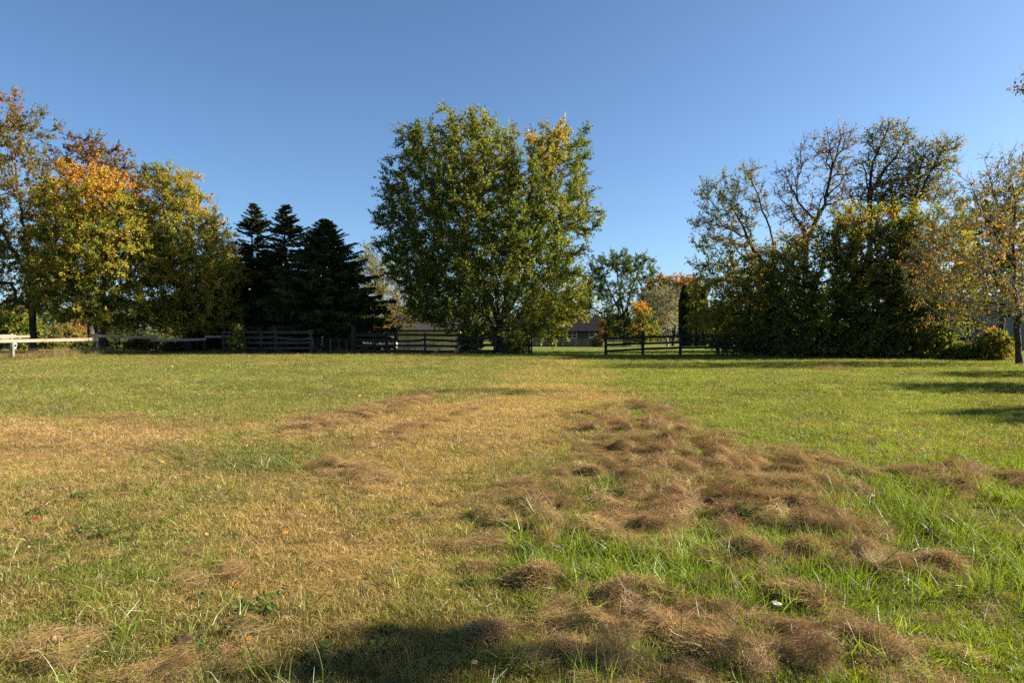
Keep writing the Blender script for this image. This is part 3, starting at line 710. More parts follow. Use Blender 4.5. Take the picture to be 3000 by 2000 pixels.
tree('willow_tree', 'pale olive fine-leaved tree between the spruces and the central maple', 'tree', 62,
     [[(1178, 1020), (1150, 950), (1115, 870), (1090, 790)]],
     [(1080, 770, 50, 45, 0, .8), (1120, 790, 45, 45, 0, .8), (1060, 840, 60, 60, 0), (1130, 850, 65, 60, 0), (1080, 920, 60, 45, 1), (1150, 930, 60, 50, 1), (1190, 900, 60, 80, 1)],
     [[(PAL, 4), (OLV, 5)], [(OLV, 4), (BRZ, 3), (YGR, 2)]], n_nodes=230, twigs=7, per_twig=12, leaf=.17, twig_len=.9, tr=.2, depth=.7, asp=.4, bark=M_BARKD)

# right of the gap
tree('shade_tree', 'dark green round-headed tree with spreading bare stems behind the house corner', 'tree', 124,
     [[(1832, 1010), (1828, 940), (1815, 850), (1805, 780)], [(1828, 930), (1850, 850), (1870, 790)], [(1829, 945), (1790, 860), (1760, 800)], [(1830, 950), (1880, 880), (1905, 840)]],
     [(1800, 770, 55, 32, 0), (1850, 775, 55, 38, 0), (1755, 785, 35, 35, 0), (1895, 800, 35, 38, 0), (1740, 840, 32, 50, 0), (1905, 850, 22, 30, 0, .6), (1730, 920, 28, 40, 0, .7), (1765, 955, 45, 40, 1), (1840, 960, 45, 45, 1), (1800, 930, 40, 50, 1, .7), (1800, 860, 50, 40, 0, .5), (1850, 850, 45, 40, 0, .5), (1710, 880, 25, 45, 0), (1890, 930, 35, 45, 1)],
     [[(GRN2, 6), (GRN, 3), (DKG, 3)], [(GRN2, 4), (DKG, 4), (YGR, 1)]], n_nodes=360, twigs=7, per_twig=10, leaf=.30, twig_len=1.1, twig_r=.012, tr=.45, depth=.75, bark=M_BARKD)
tree('maple_tree', 'rust red topped tree between the round-headed tree and the dark columns', 'tree', 118,
     [[(1972, 1010), (1972, 920), (1968, 850)], [(1976, 1000), (1982, 900), (1995, 860)]],
     [(1950, 825, 45, 20, 0), (2000, 830, 45, 24, 0), (2020, 860, 35, 30, 0), (1925, 850, 40, 35, 1), (1970, 870, 60, 35, 1), (2030, 900, 40, 40, 1), (1900, 900, 30, 40, 1)],
     [[(RST, 5), (BRZ, 3), (OLV, 2)], [(OLV, 4), (GRN, 4), (RST, 1)]], n_nodes=240, twigs=6, per_twig=11, leaf=.30, twig_len=1.1, twig_r=.012, tr=.24, depth=.7, bark=M_BARKD)
tree('small_maple', 'small orange tipped tree behind the second post of the right fence', 'tree', 97,
     [[(1880, 1014), (1882, 960), (1878, 910)]],
     [(1875, 905, 26, 18, 0), (1862, 958, 18, 16, 0), (1885, 935, 28, 22, 1), (1870, 980, 35, 22, 1), (1905, 970, 30, 26, 1)],
     [[(ORA, 4), (YEL, 3)], [(YGR, 4), (GRN2, 4), (YEL, 1)]], n_nodes=110, twigs=6, per_twig=10, leaf=.22, twig_len=.7, tr=.12, depth=.8)
tree('fan_shrub', 'upright fan of pale twiggy stems behind the right fence', 'shrub', 104,
     [[(1955, 1010), (1950, 960)], [(1955, 1000), (1930, 920), (1905, 870)], [(1955, 1000), (1945, 900), (1935, 850)], [(1955, 1000), (1962, 900), (1960, 860)], [(1955, 1000), (1975, 920), (1985, 870)], [(1955, 1000), (1920, 940), (1893, 900)]],
     [(1905, 880, 25, 30, 0, .3), (1940, 865, 30, 25, 0, .3), (1975, 880, 25, 35, 0, .3), (1950, 920, 40, 40, 0, .3)],
     [[(PAL, 4), (OLV, 3)]], n_nodes=110, twigs=9, per_twig=9, leaf=.22, twig_len=1.4, tr=.14, depth=.8, bark=M_BARKP, twig_r=.022)
tree('shade_tree', 'dark tree rising behind the roof of the dark house', 'tree', 138, [[(1620, 1008), (1618, 930), (1610, 880)]],
     [(1590, 890, 50, 40, 0), (1640, 900, 45, 40, 0), (1670, 930, 30, 30, 0), (1560, 930, 50, 40, 0)],
     [[(GRN2, 5), (DKG, 3), (OLV, 2)]], n_nodes=150, twigs=6, per_twig=10, leaf=.34, twig_len=1.2, twig_r=.014, tr=.3, depth=.75, bark=M_BARKD)
def column(label, px, Y, top, hw):
    x = X(px, Y); z0 = float(tz(x, Y)); H = Z(top, Y) - z0; Rr = hw * Y / F
    root = thing('arborvitae', label, 'tree', (x, Y, z0 - .03), 'dark arborvitae columns behind the right fence')
    mb = MB(); mb.tube([(0, 0, 0), (0, 0, H * .5), (0, 0, H * .93)], [.09, .06, .02], 6); mb.build('trunk', M_BARKD, root)
    n = 9000; u = rng.uniform(0, 1, n) ** .9; a = rng.uniform(0, 6.283, n)
    prof = np.minimum(1, (1 - u) * 3.2) ** .6 * (.8 + .2 * np.minimum(1, u * 6))
    r = Rr * prof * (.55 + .5 * rng.uniform(size=n) ** .5) * (.85 + .3 * vnoise(a * 2, u * 9, 7))
    P = np.stack([r * np.cos(a), r * np.sin(a), .1 + u * H * .98], 1)
    D = nrm(np.stack([np.cos(a) * .45, np.sin(a) * .45, np.ones(n)], 1) + rng.normal(0, .25, (n, 3)))
    N = nrm(np.stack([np.cos(a), np.sin(a), 0 * a], 1) + rng.normal(0, .5, (n, 3)))
    L = rng.uniform(.18, .45, n); c = np.array([.016, .026, .011]) * rng.uniform(.6, 1.5, (n, 1))
    V, Fs, C = leaves(P, D, N, L, L * .4, c)
    link('crown', new_mesh('crown', V, [Fs], M_NEEDLE, {'col': ('FLOAT_COLOR', C)}), root)
column('narrow dark arborvitae column, leftmost and tallest of the row behind the fence', 2004, 92, 838, 13)
column('narrow dark arborvitae column pressed against the leftmost one', 2021, 91, 846, 12)
column('narrow dark arborvitae column with a gap on its left, second from the right', 2041, 92, 842, 12)
column('narrow dark arborvitae column, rightmost of the row', 2060, 93, 843, 11)

# right tree line
P_HDG = [(GRN, 3), (OLV, 2), (YGR, 5), ((.21, .175, .020), 4), (YEL, 2)]; P_SPARSE = [(OLV, 4), (BRZ, 2), (YGR, 4), (GRN, 2)]
tree('elm_tree', 'olive yellow tree leaning left over the right fence, with thin airy top', 'tree', 47,
     [[(2320, 1030), (2290, 880), (2235, 770), (2185, 690), (2150, 620)], [(2262, 820), (2262, 690), (2195, 520)]],
     [(2075, 560, 35, 45, 0, .6), (2130, 560, 50, 50, 0, .6), (2190, 525, 35, 50, 0, .5), (2210, 590, 40, 50, 0, .4), (2070, 640, 50, 45, 0, .7), (2150, 640, 60, 50, 0, .7), (2080, 720, 60, 40, 0, .8), (2170, 730, 60, 45, 0), (2110, 790, 90, 45, 1), (2060, 830, 55, 40, 1), (2200, 820, 80, 60, 1), (2090, 890, 80, 50, 1), (2160, 940, 70, 60, 1), (2070, 940, 50, 40, 1)],
     [P_SPARSE, P_HDG], n_nodes=400, twigs=6, per_twig=10, leaf=.15, twig_len=.65, tr=.22, depth=.55, dens=1.15, bark=M_BARKD, wind=(-.12, 0, 0))
tree('elm_tree', 'nearly bare tree with crooked dark limbs and few brown leaves against the sky', 'tree', 45,
     [[(2352, 1030), (2355, 850), (2362, 700), (2412, 600), (2432, 500), (2424, 400)], [(2385, 650), (2335, 590), (2318, 500)], [(2420, 580), (2470, 520), (2500, 460)], [(2362, 690), (2310, 610), (2280, 590)], [(2432, 490), (2462, 410)], [(2400, 620), (2460, 560)], [(2335, 590), (2290, 500)]],
     [(2425, 410, 40, 40, 0, .28), (2470, 420, 30, 40, 0, .22), (2390, 450, 45, 55, 0, .22), (2450, 490, 55, 45, 0, .22), (2310, 530, 45, 60, 0, .18), (2300, 620, 45, 25, 0, .35), (2350, 640, 50, 40, 0, .4), (2440, 570, 60, 40, 0, .25), (2480, 560, 30, 40, 0, .3), (2340, 700, 45, 30, 0, .7)],
     [[(BRZ, 5), (OLV, 4), (RST, 1)]], n_nodes=210, twigs=5, per_twig=13, leaf=.15, twig_len=.75, tr=.18, depth=.5, dens=1.0, bark=M_BARKD, alpha=.25, twig_r=.009)
tree('elm_tree', 'airy tall tree with windswept top, tallest of the right tree line', 'tree', 43,
     [[(2530, 1035), (2540, 850), (2545, 620), (2552, 480), (2590, 400)], [(2548, 560), (2610, 470), (2650, 420)], [(2545, 600), (2525, 480)]],
     [(2560, 420, 40, 40, 0, .5), (2600, 385, 45, 35, 0, .7), (2650, 410, 25, 30, 0, .8), (2530, 480, 25, 50, 0, .35), (2590, 470, 55, 50, 0, .6), (2640, 480, 40, 50, 0, .5), (2570, 550, 70, 40, 0, .8), (2520, 570, 40, 40, 0, .6)],
     [P_SPARSE], n_nodes=170, twigs=5, per_twig=13, leaf=.14, twig_len=.7, tr=.17, depth=.4, dens=.75, bark=M_BARKD, wind=(.25, 0, .05), twig_r=.008)
tree('elm_tree', 'airy tree bending right, behind the orange leaved tree at the right', 'tree', 43,
     [[(2640, 1035), (2640, 800), (2665, 640), (2700, 540), (2750, 450)], [(2670, 620), (2690, 500), (2700, 440)]],
     [(2690, 460, 35, 45, 0, .7), (2760, 430, 35, 30, 0, .8), (2720, 490, 60, 40, 0, .7), (2770, 490, 30, 25, 0, .5), (2670, 540, 60, 50, 0, .8), (2720, 560, 55, 40, 0, .8), (2610, 590, 50, 40, 0)],
     [P_SPARSE], n_nodes=180, twigs=5, per_twig=13, leaf=.14, twig_len=.7, tr=.17, depth=.4, dens=.8, bark=M_BARKD, wind=(.3, 0, .05), twig_r=.008)
def bushy(label, Y, stem, lobes, n=330, pal=None, name='hedgerow_tree', **kw):
    a = dict(n_nodes=int(n * .80), twigs=9, per_twig=11, leaf=.13, twig_len=.62, shell=.3, tr=.18, depth=.6, minz=.12, bark=M_BARKD, group='thick trees of the right hedgerow'); a.update(kw)
    sat = []
    for l_ in lobes:
        if l_[4] < 2:
            for _ in range(3):
                th = rng.uniform(.15, 2.99); sat.append((l_[0] + math.cos(th) * l_[2] * 1.15, l_[1] - math.sin(th) * l_[3] * 1.25, l_[2] * .34, l_[3] * .36, l_[4], .45))
    lobes = [tuple(l_) + (.8,) if (len(l_) == 5 and l_[4] < 2) else l_ for l_ in lobes] + sat
    return tree(name, label, 'tree', Y, stem, lobes, pal or [P_HDG, [(GRN, 4), (YGR, 3), (YEL, 2), (ORA, 1)], [(GRN2, 3), (OLV, 3), (GRN, 4), (YGR, 3)]], **a)
bushy('dense low yellow green tree nearest to the arborvitae columns', 40.5, [[(2190, 1036), (2190, 950), (2200, 860)]],
      [(2180, 880, 70, 50, 1), (2240, 830, 70, 60, 1), (2130, 940, 60, 50, 0), (2210, 940, 90, 70, 2), (2140, 1000, 50, 30, 2), (2250, 1005, 80, 40, 2), (2255, 775, 50, 35, 0, .6), (2290, 930, 60, 60, 2)])
bushy('dense dark tree below the nearly bare tree', 38.5, [[(2370, 1040), (2370, 950), (2380, 850)]],
      [(2300, 770, 70, 45, 0), (2370, 760, 60, 40, 1), (2420, 790, 70, 60, 0), (2320, 850, 80, 70, 2), (2410, 890, 90, 80, 2), (2330, 960, 90, 70, 2), (2420, 990, 80, 50, 2), (2330, 1020, 90, 28, 2), (2430, 1025, 80, 25, 2), (2460, 720, 50, 50, 0, .8), (2310, 735, 50, 35, 0, .6), (2440, 690, 40, 50, 0, .7), (2400, 735, 50, 40, 0)], depth=.55)
bushy('leafy tree with a dark slanting trunk under the tallest airy tree', 38, [[(2412, 1045), (2425, 980), (2470, 870), (2540, 770), (2580, 690)]],
      [(2490, 655, 60, 40, 0), (2560, 650, 60, 35, 1), (2500, 710, 70, 60, 0), (2590, 710, 70, 60, 1), (2530, 790, 80, 60, 0), (2600, 830, 80, 80, 2), (2520, 880, 60, 60, 2), (2580, 950, 90, 70, 2), (2500, 1000, 60, 35, 2), (2560, 1025, 90, 25, 2), (2640, 720, 50, 70, 0)], 420, tr=.26)
bushy('leafy dark tree between the slanting trunk and the orange leaved tree', 37.5, [[(2680, 1045), (2680, 900), (2690, 760)]],
      [(2640, 665, 55, 40, 0), (2710, 640, 60, 35, 1), (2770, 680, 45, 40, 0), (2690, 720, 90, 60, 0), (2660, 800, 80, 70, 2), (2740, 800, 70, 70, 0), (2660, 900, 90, 80, 2), (2730, 930, 70, 70, 2), (2650, 990, 80, 50, 2), (2660, 1025, 90, 25, 2), (2790, 700, 50, 60, 0), (2800, 850, 50, 70, 2)], 400)
bushy('added black green tree darkening the thicket behind the nearly bare tree', 47, [[(2300, 1030), (2300, 950), (2310, 880)]], [(2200, 930, 90, 70, 2), (2300, 900, 100, 80, 2), (2400, 930, 90, 80, 2), (2280, 1000, 160, 30, 2)], 160, leaf=.24, per_twig=6, dens=1.2, pal=[P_HDG, P_HDG, [(DKG, 5), (GRN2, 3)]])  # added back row, near-black leaves stand in for the thicket's shade
bushy('added black green tree darkening the thicket behind the slanting trunk', 47, [[(2600, 1030), (2600, 950), (2610, 850)]], [(2520, 900, 90, 90, 2), (2600, 830, 90, 90, 2), (2700, 880, 100, 100, 2), (2620, 1000, 180, 30, 2)], 180, leaf=.24, per_twig=6, dens=1.2, pal=[P_HDG, P_HDG, [(DKG, 5), (GRN2, 3)]])  # second added backing tree, dark leaves deepen the gaps in front
bushy('dark full tree behind the orange leaved tree at the right edge', 52, [[(2935, 1030), (2935, 850), (2930, 650)]],
      [(2900, 590, 60, 40, 0), (2960, 560, 50, 50, 0), (2870, 650, 70, 50, 0), (2950, 660, 80, 70, 2), (2900, 740, 90, 60, 2), (3000, 700, 70, 120, 2), (2870, 810, 60, 50, 2), (2960, 830, 90, 60, 2), (3040, 560, 60, 70, 0)], 330, leaf=.17)
tree('cherry_tree', 'orange leaved tree with pale fine twigs and a dark trunk at the right edge', 'tree', 31,
     [[(2990, 1052), (2980, 920), (2968, 780), (2965, 640), (2958, 520)], [(2975, 880), (2900, 800), (2800, 740)], [(2978, 900), (2890, 880), (2790, 880)], [(2968, 760), (2890, 660), (2830, 560)], [(2966, 680), (2900, 560), (2880, 470)], [(2980, 920), (2880, 930), (2760, 910)]],
     [(2870, 520, 35, 60, 0, .35), (2930, 520, 40, 60, 0, .35), (2990, 480, 40, 60, 0, .4), (2800, 580, 60, 45, 0, .6), (2860, 640, 80, 60, 0, .8), (2760, 690, 70, 50, 0, .9), (2840, 730, 80, 55, 0, .9), (2700, 760, 55, 45, 0, .8), (2780, 800, 80, 50, 0, .9), (2870, 830, 80, 50, 0, .7), (2720, 850, 60, 45, 0, .8), (2810, 890, 80, 40, 0, .7), (2900, 900, 60, 40, 0, .6), (2950, 760, 60, 70, 0, .6), (3060, 650, 70, 150, 0), (3070, 850, 80, 90, 0), (2860, 940, 60, 22, 0, .5)],
     [[((.30, .15, .025), 4), ((.20, .15, .022), 4), (OLV, 4), (GRN, 3)]], n_nodes=400, twigs=7, per_twig=5, quad=True, leaf=.13, twig_len=.65, tr=.13, depth=.6, dens=1.15, bark=M_BARKD, twigbark=M_BARKP, droop=1.1, alpha=.4, twig_r=.008, asp=.42)
# beyond the right edge: their shadows and one hanging twig come into the picture
def offtree(label, x, y, h, wid, n=230, leafy=.6, low=.35, **kw):
    Yk = 50.0; c = 1500 + x / Yk * F; s = F / Yk
    zz = lambda v: HOR - (v - CAM_H) * s
    st = [[(c, zz(0)), (c + 2, zz(h * .4)), (c - 4, zz(h * .85))]]
    lo = []
    for k in range(9):
        f = rng.uniform(low, .92); r = wid * (.45 + .3 * math.sin(math.pi * min(1, (f - low) / (1 - low) + .25)))
        lo.append((c + rng.uniform(-.6, .6) * wid * s * (1 - f * .5), zz(h * f), r * s * .6, r * s * .5, 0, leafy))
    lo.append((c, zz(h * .93), wid * s * .3, h * .07 * s, 0, leafy))
    a = dict(n_nodes=n, twigs=6, per_twig=9, leaf=.16, twig_len=.7, tr=.2, depth=.8, bark=M_BARKD, group='trees beyond the right edge'); a.update(kw)
    r = tree('hedgerow_tree', label, 'tree', Yk, st, lo, [P_HDG], **a)
    r.location = (x, y, float(tz(x, y)))
    return r
offtree('tree standing outside the right edge, farthest of the three', 33.5, 25.5, 9.5, 3.6)
offtree('tree standing outside the right edge, middle of the three', 25.0, 14.0, 8.4, 2.6)
Yk, ck, sk = 50.0, 1500.0, F / 50.0
tree_near = tree('hedgerow_tree', 'tree standing outside the right edge, nearest the camera', 'tree', Yk, [[(ck, HOR + CAM_H * sk), (ck + 3, HOR - 4 * sk), (ck + 20, HOR - 7.2 * sk)], [(ck + 10, HOR - 6 * sk), (ck + 80, HOR - 7.6 * sk)]],
    [(ck - 1.3 * sk, HOR - 7.2 * sk, 1.2 * sk, 1.0 * sk, 0), (ck - 1.0 * sk, HOR - 8.0 * sk, 1.0 * sk, .8 * sk, 0), (ck + 2.35 * sk, HOR - 8.2 * sk, .40 * sk, .14 * sk, 0), (ck + 1.95 * sk, HOR - 8.15 * sk, .42 * sk, .10 * sk, 0), (ck + 1.5 * sk, HOR - 8.1 * sk, .45 * sk, .12 * sk, 0)],
    [P_HDG], n_nodes=190, twigs=7, per_twig=20, leaf=.13, twig_len=.15, tr=.16, depth=.08, yjit=.08, bark=M_BARKD, group='trees beyond the right edge')
tree_near.location = (18.62, 3.40, -.05); tree_near.rotation_euler = (0, 0, R(90))  # unseen tree, crown lobes flattened and placed to cast the foreground shadow
tree('elm_tree', 'tree outside the right edge with a few drooping twigs hanging into the upper corner', 'tree', 19,
     [[(3420, 1100), (3400, 700), (3360, 350), (3260, 180)], [(3360, 380), (3200, 230), (3080, 190)], [(3370, 450), (3250, 400), (3150, 370)]],
     [(2995, 250, 20, 40, 0, .3), (3080, 220, 60, 50, 0, .2), (3180, 260, 70, 60, 0, .2), (3480, 740, 90, 80, 0), (3580, 800, 110, 80, 0), (3420, 830, 70, 60, 0, .8)],
     [[(BRZ, 4), (OLV, 4), (RST, 2)]], n_nodes=200, twigs=5, per_twig=6, leaf=.10, quad=True, twig_len=.5, tr=.13, depth=.45, bark=M_BARK, droop=1.0, twig_r=.003)

# shrubs
def shrub(name, label, px, Y, w, top, pal, n=70, leaf=.10, group=None, **kw):
    g = HOR + (CAM_H - float(tz(X(px, Y), Y))) * F / Y; h = g - top
    lo = [(px, g - h * .45, w * .8, h * .42, 0), (px - w * .4, g - h * .35, w * .5, h * .33, 0), (px + w * .4, g - h * .35, w * .5, h * .33, 0), (px, g - h * .75, w * .5, h * .25, 0)]
    a = dict(n_nodes=n, twigs=6, per_twig=11, leaf=leaf, twig_len=.32, tr=.035, depth=.9, minz=.05, twig_r=.004); a.update(kw)
    return tree(name, label, 'shrub', Y, [[(px, g), (px, g - h * .35), (px + 3, g - h * .6)]], lo, [pal], group=group, **a)
shrub('shrub', 'bright green leafy bush behind the pale rails at the left edge', 35, 52, 75, 885, [(YGR, 4), (GRN, 5)], 150, .15, twig_len=.5)
shrub('shrub', 'rust and yellow bush behind the pale rails, right of the oak trunk', 200, 75, 50, 945, [(BRZ, 3), (YEL, 2), (OLV, 3)], 110, .16, twig_len=.5)
shrub('shrub', 'grey green bush beside the oak trunk behind the pale rails', 140, 66, 45, 955, [(OLV, 5), (GRN, 3)], 100, .16, twig_len=.5)
shrub('shrub', 'reddish far bush seen beside the orange topped maple trunk', 245, 95, 32, 925, [(RST, 3), (TANL, 3), (OLV, 2)], 90, .2, twig_len=.6)
shrub('shrub', 'tan rounded bush at the right corner of the dark house', 1747, 98, 20, 980, [(TANL, 4), (PAL, 4)], 60, .16)
tree('sapling', 'young orange leaved sapling beside the first post of the right fence', 'tree', 41.8, [[(1778, 1040), (1776, 990), (1768, 955)]], [(1766, 950, 9, 9, 0), (1776, 978, 15, 8, 0)], [[(ORA, 5), (YEL, 3)]], n_nodes=22, twigs=6, per_twig=8, leaf=.13, twig_len=.2, tr=.025, depth=.8, minz=.9, merge=True)
shrub('shrub', 'leafy green bush at the foot of the dark tree by the right fence', 2740, 36.5, 55, 960, [(GRN, 4), (YGR, 4)], 100, .10)
shrub('shrub', 'leafy weed bush standing left of the right edge trunk', 2920, 34.5, 45, 965, [(GRN, 4), (YGR, 4), (RST, 1)], 90, .10)
shrub('shrub', 'low leafy bush under the orange leaved tree', 2830, 35.5, 55, 1005, [(OLV, 4), (GRN, 4)], 80, .10)
shrub('shrub', 'thin upright bush in front of the grey board fence below the spruces', 695, 43.2, 22, 938, [(GRN, 4), (OLV, 4)], 40, .09)
shrub('shrub', 'small green bush in front of the trunk of the central maple', 1510, 42.8, 40, 975, [(YGR, 4), (GRN, 4)], 90, .11)
shrub('shrub', 'dense green bush at the right end of the pale shed behind the dark fence', 1378, 46, 38, 955, [(GRN2, 4), (GRN, 4), (YGR, 2)], 120, .12)
for k_, (px_b, Y_b, w_b, t_b, lab) in enumerate(((345, 60, 40, 985, 'dark low bush behind the pale rails, right of the orange topped maple trunk'), (410, 56, 42, 990, 'brownish dark bush behind the long pale rail, between two posts'), (470, 60, 40, 980, 'dark bush behind the rails, left of the orange slide'), (250, 58, 34, 1000, 'olive low bush behind the rails, left of the orange topped maple trunk'), (610, 54, 40, 985, 'black green bush behind the dim end of the rail fence'))):
    shrub('shrub', lab, px_b, Y_b, w_b, t_b, [(GRN2, 4), (OLV, 3), (DKG, 3)] if k_ != 1 else [(BRZ, 4), (OLV, 4)], 70, .14)
shrub('shrub', 'dark bush low behind the pale rails in front of the spruces', 505, 47, 30, 1000, [(GRN2, 4), (DKG, 4)], 40, .10)
shrub('shrub', 'sunlit yellow green bush right of the dark slanting trunk', 2440, 44, 15, 980, [(YGR, 4), (YEL, 3)], 30, .10)
weed_line('left_fence_weeds', [(X(-40, 34), 34), (X(60, 35.6), 35.6), (X(285, 42.9), 42.9), (X(420, 44.2), 44.2)], 480, .45, .35, .85, [OLV, BRZ, GRN, (.12, .09, .04)], 'brownish weeds growing along the pale rail fence')
weed_line('fence_foot_weeds', [(X(600, 44.5), 44.5), (X(900, 43.6), 43.6), (X(1200, 43.3), 43.3), (X(1555, 42.6), 42.6)], 260, .22, .22, .6, [GRN, OLV, GRN2], 'low weeds growing along the foot of the dark board fence')
weed_line('right_fence_weeds', [(X(2100, 40.2), 40.2), (X(2500, 38), 38), (X(2700, 36.5), 36.5), (X(3000, 34.6), 34.6)], 320, .3, .25, .75, [GRN, OLV, YGR, BRZ], 'weeds growing under the right hedgerow')
wood_pts = []
# far-off wood beyond the houses: one mass
def far_wood():
    n = 42000
    px = rng.uniform(-500, 3500, n); Yv = 190 + rng.uniform(-12, 12, n)
    top = 3.0 + 7.5 * fbm(px * .012, px * 0 + 3, 13, 4) + 2.0 * vnoise(px * .05, px * 0, 15)
    z0 = tz(X(px, Yv), Yv); zz = z0 + top * rng.uniform(0, 1, n) ** .7
    P = np.stack([X(px, Yv), Yv, zz], 1)
    pal = np.array([GRN2, OLV, DKG, BRZ, YGR, GRN]); ci = (fbm(px * .02, px * 0 + 9, 19, 3) * 9 + rng.uniform(0, 1.6, n)).astype(int) % 6
    c = pal[ci] * rng.uniform(.7, 1.3, (n, 1))
    D = nrm(rng.normal(size=(n, 3))); N = nrm(rng.normal(size=(n, 3)) + np.array([.2, -.3, .6])); L = rng.uniform(.7, 1.4, n)
    V, Fs, C = leaves(P, D, N, L, L * .7, c)
    o = link('far_wood', new_mesh('far_wood', V, [Fs], M_LEAF, {'col': ('FLOAT_COLOR', C)})); o['kind'] = 'stuff'; o['label'] = 'distant autumn wood behind the houses'
far_wood()
litter()

# ------------------------------------------------------------------ fences and gate
def board(parent, org, a, b, h, t=.028, name='rail', mat=None, sag=0.0, seg=6, wob=.008):
    """a, b: (px, py, Y)"""
    A_ = np.array([X(a[0], a[2]), a[2], Z(a[1], a[2])]); B_ = np.array([X(b[0], b[2]), b[2], Z(b[1], b[2])])
    s = np.linspace(0, 1, seg)[:, None]; P = A_ + (B_ - A_) * s
    P[:, 2] += -sag * 4 * (s[:, 0] * (1 - s[:, 0])) + rng.normal(0, wob, seg)
    mb = MB(org); mb.beam(P, h * (1 + rng.normal(0, .03, seg)), t); return mb_child(mb, name, mat, parent)
def mb_child(mb, name, mat, parent):
    me = new_mesh(name, np.concatenate(mb.V), [np.concatenate(f) for f in mb.F.values()], mat)
    return link(name, me, parent)
def post(parent, org, px, Y, top, w, mat, lean=0.0, name='post', round_=False, dy=0.0):
    x = X(px, Y); y = Y + dy; z0 = float(tz(x, y)) - .1; z1 = Z(top, Y)
    P = np.array([[x, y, z0], [x + lean * .5 * (z1 - z0), y, (z0 + z1) / 2], [x + lean * (z1 - z0), y, z1]])
    mb = MB(org)
    if round_: mb.tube(P, [w * .55, w * .5, w * .46], 9)
    else: mb.beam(P, w, w * .95, up=(0, 1, 0))
    return mb_child(mb, name, mat, parent)
def fence(name, label, px, Y, group=None, cat='fence'):
    o = (X(px, Y), Y, float(tz(X(px, Y), Y))); return thing(name, label, cat, o, group), o

f, o = fence('rail_fence', 'sunlit pale single rail fence on round posts at the left', 200, 40)
post(f, o, 37, 35, 1001, .15, M_WOODG, -.0, round_=True); post(f, o, 33, 38, 977, .15, M_WOODG, 0, round_=True)
post(f, o, 287, 42.6, 975, .17, M_WOODG, -.08, round_=True); post(f, o, 457, 44.2, 983, .16, M_WOODD, .02, round_=True); post(f, o, 598, 45, 996, .14, M_WOODD, 0, round_=True)
board(f, o, (-130, 988, 33), (46, 984, 37.8), .17, .05, 'rail', M_WOODL); board(f, o, (0, 989, 38.2), (87, 984, 41), .13, .04, 'rail', M_WOODL)
board(f, o, (-2, 998.5, 34), (290, 993, 42.4), .165, .045, 'rail', M_WOODL, .02); board(f, o, (260, 982.5, 42.0), (462, 988, 44.0), .18, .045, 'rail', M_WOODL, .02)
board(f, o, (441, 996, 43.9), (604, 993, 44.9), .155, .045, 'rail', M_WOODG, .03); board(f, o, (600, 985.5, 45.0), (700, 987, 45.0), .15, .04, 'rail', M_WOODG)

def board_fence(label, posts, rows, Yf, mat, h=.15, pw=.13, sag=.015, name='board_fence', group=None, postmat=None):
    f, o = fence(name, label, posts[0][0], Yf(posts[0][0]), group)
    for p in posts: post(f, o, p[0], Yf(p[0]) + .09, p[1], pw * (p[2] if len(p) > 2 else 1), postmat or mat, rng.normal(0, .012))
    for row in rows:
        for a, b in zip(row[:-1], row[1:]):
            board(f, o, (a[0], a[1], Yf(a[0])), (b[0], b[1], Yf(b[0])), h * (a[2] if len(a) > 2 else 1), .028, 'rail', mat, rng.uniform(0, sag), wob=.006)
    return f, o
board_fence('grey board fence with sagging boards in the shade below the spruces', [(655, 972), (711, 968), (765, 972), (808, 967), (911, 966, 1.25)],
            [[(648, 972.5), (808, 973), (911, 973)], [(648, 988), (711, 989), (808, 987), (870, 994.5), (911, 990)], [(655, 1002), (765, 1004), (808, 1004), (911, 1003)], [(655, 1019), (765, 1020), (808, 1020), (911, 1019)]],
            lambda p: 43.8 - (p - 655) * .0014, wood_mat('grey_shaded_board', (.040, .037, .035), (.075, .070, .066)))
board_fence('farther low board fence seen through the gap between the grey fence and the gate', [(918, 990), (943, 985, 1.2), (968, 991), (993, 992), (1015, 993), (1034, 994)],
            [[(912, 992), (968, 994), (1036, 996)], [(912, 1002), (968, 1003), (1036, 1003)], [(912, 1011), (968, 1011), (1036, 1010)], [(912, 1020), (968, 1019), (1036, 1018)]],
            lambda p: 44.4 + (p - 912) * .006, M_WOODD, .10, .10, postmat=M_WOODG)
f, o = fence('gate', 'dark wooden farm gate with a diagonal brace beside its tall post', 1085, 43.3, cat='gate')
Yg = 43.3
post(f, o, 1035, 43.4, 952, .23, M_WOODD, 0, 'gate_post'); post(f, o, 1133, 43.4, 966, .17, M_WOODD, 0, 'gate_post')
for py in (981, 996.5, 1012, 1028): board(f, o, (1041, py, Yg), (1130, py + .5, Yg), .17, .028, 'board', M_WOODD)
board(f, o, (1044, 1031, Yg - .05), (1128, 992, Yg - .05), .15, .03, 'brace', M_WOODD); 
for px in (1046, 1126): board(f, o, (px, 976, Yg - .04), (px, 1032, Yg - .04), .12, .028, 'stile', M_WOODD, wob=0)
f, o = board_fence('dark board fence in front of the pale shed, right of the gate', [(1156, 972), (1245, 974), (1346, 976)],
            [[(1134, 980), (1245, 981), (1346, 982)], [(1134, 998), (1200, 999), (1245, 994.5), (1346, 999)], [(1134, 1011), (1245, 1012), (1346, 1014)], [(1134, 1027), (1245, 1028), (1346, 1029)]],
            lambda p: 43.2 - (p - 1134) * .001, M_WOODD)
board(f, o, (1332, 1032, 42.7), (1349, 1012, 42.9), .10, .04, 'leaning_board', M_WOODG); board(f, o, (1272, 1031, 42.8), (1290, 1022, 42.9), .08, .04, 'leaning_board', M_WOODG)
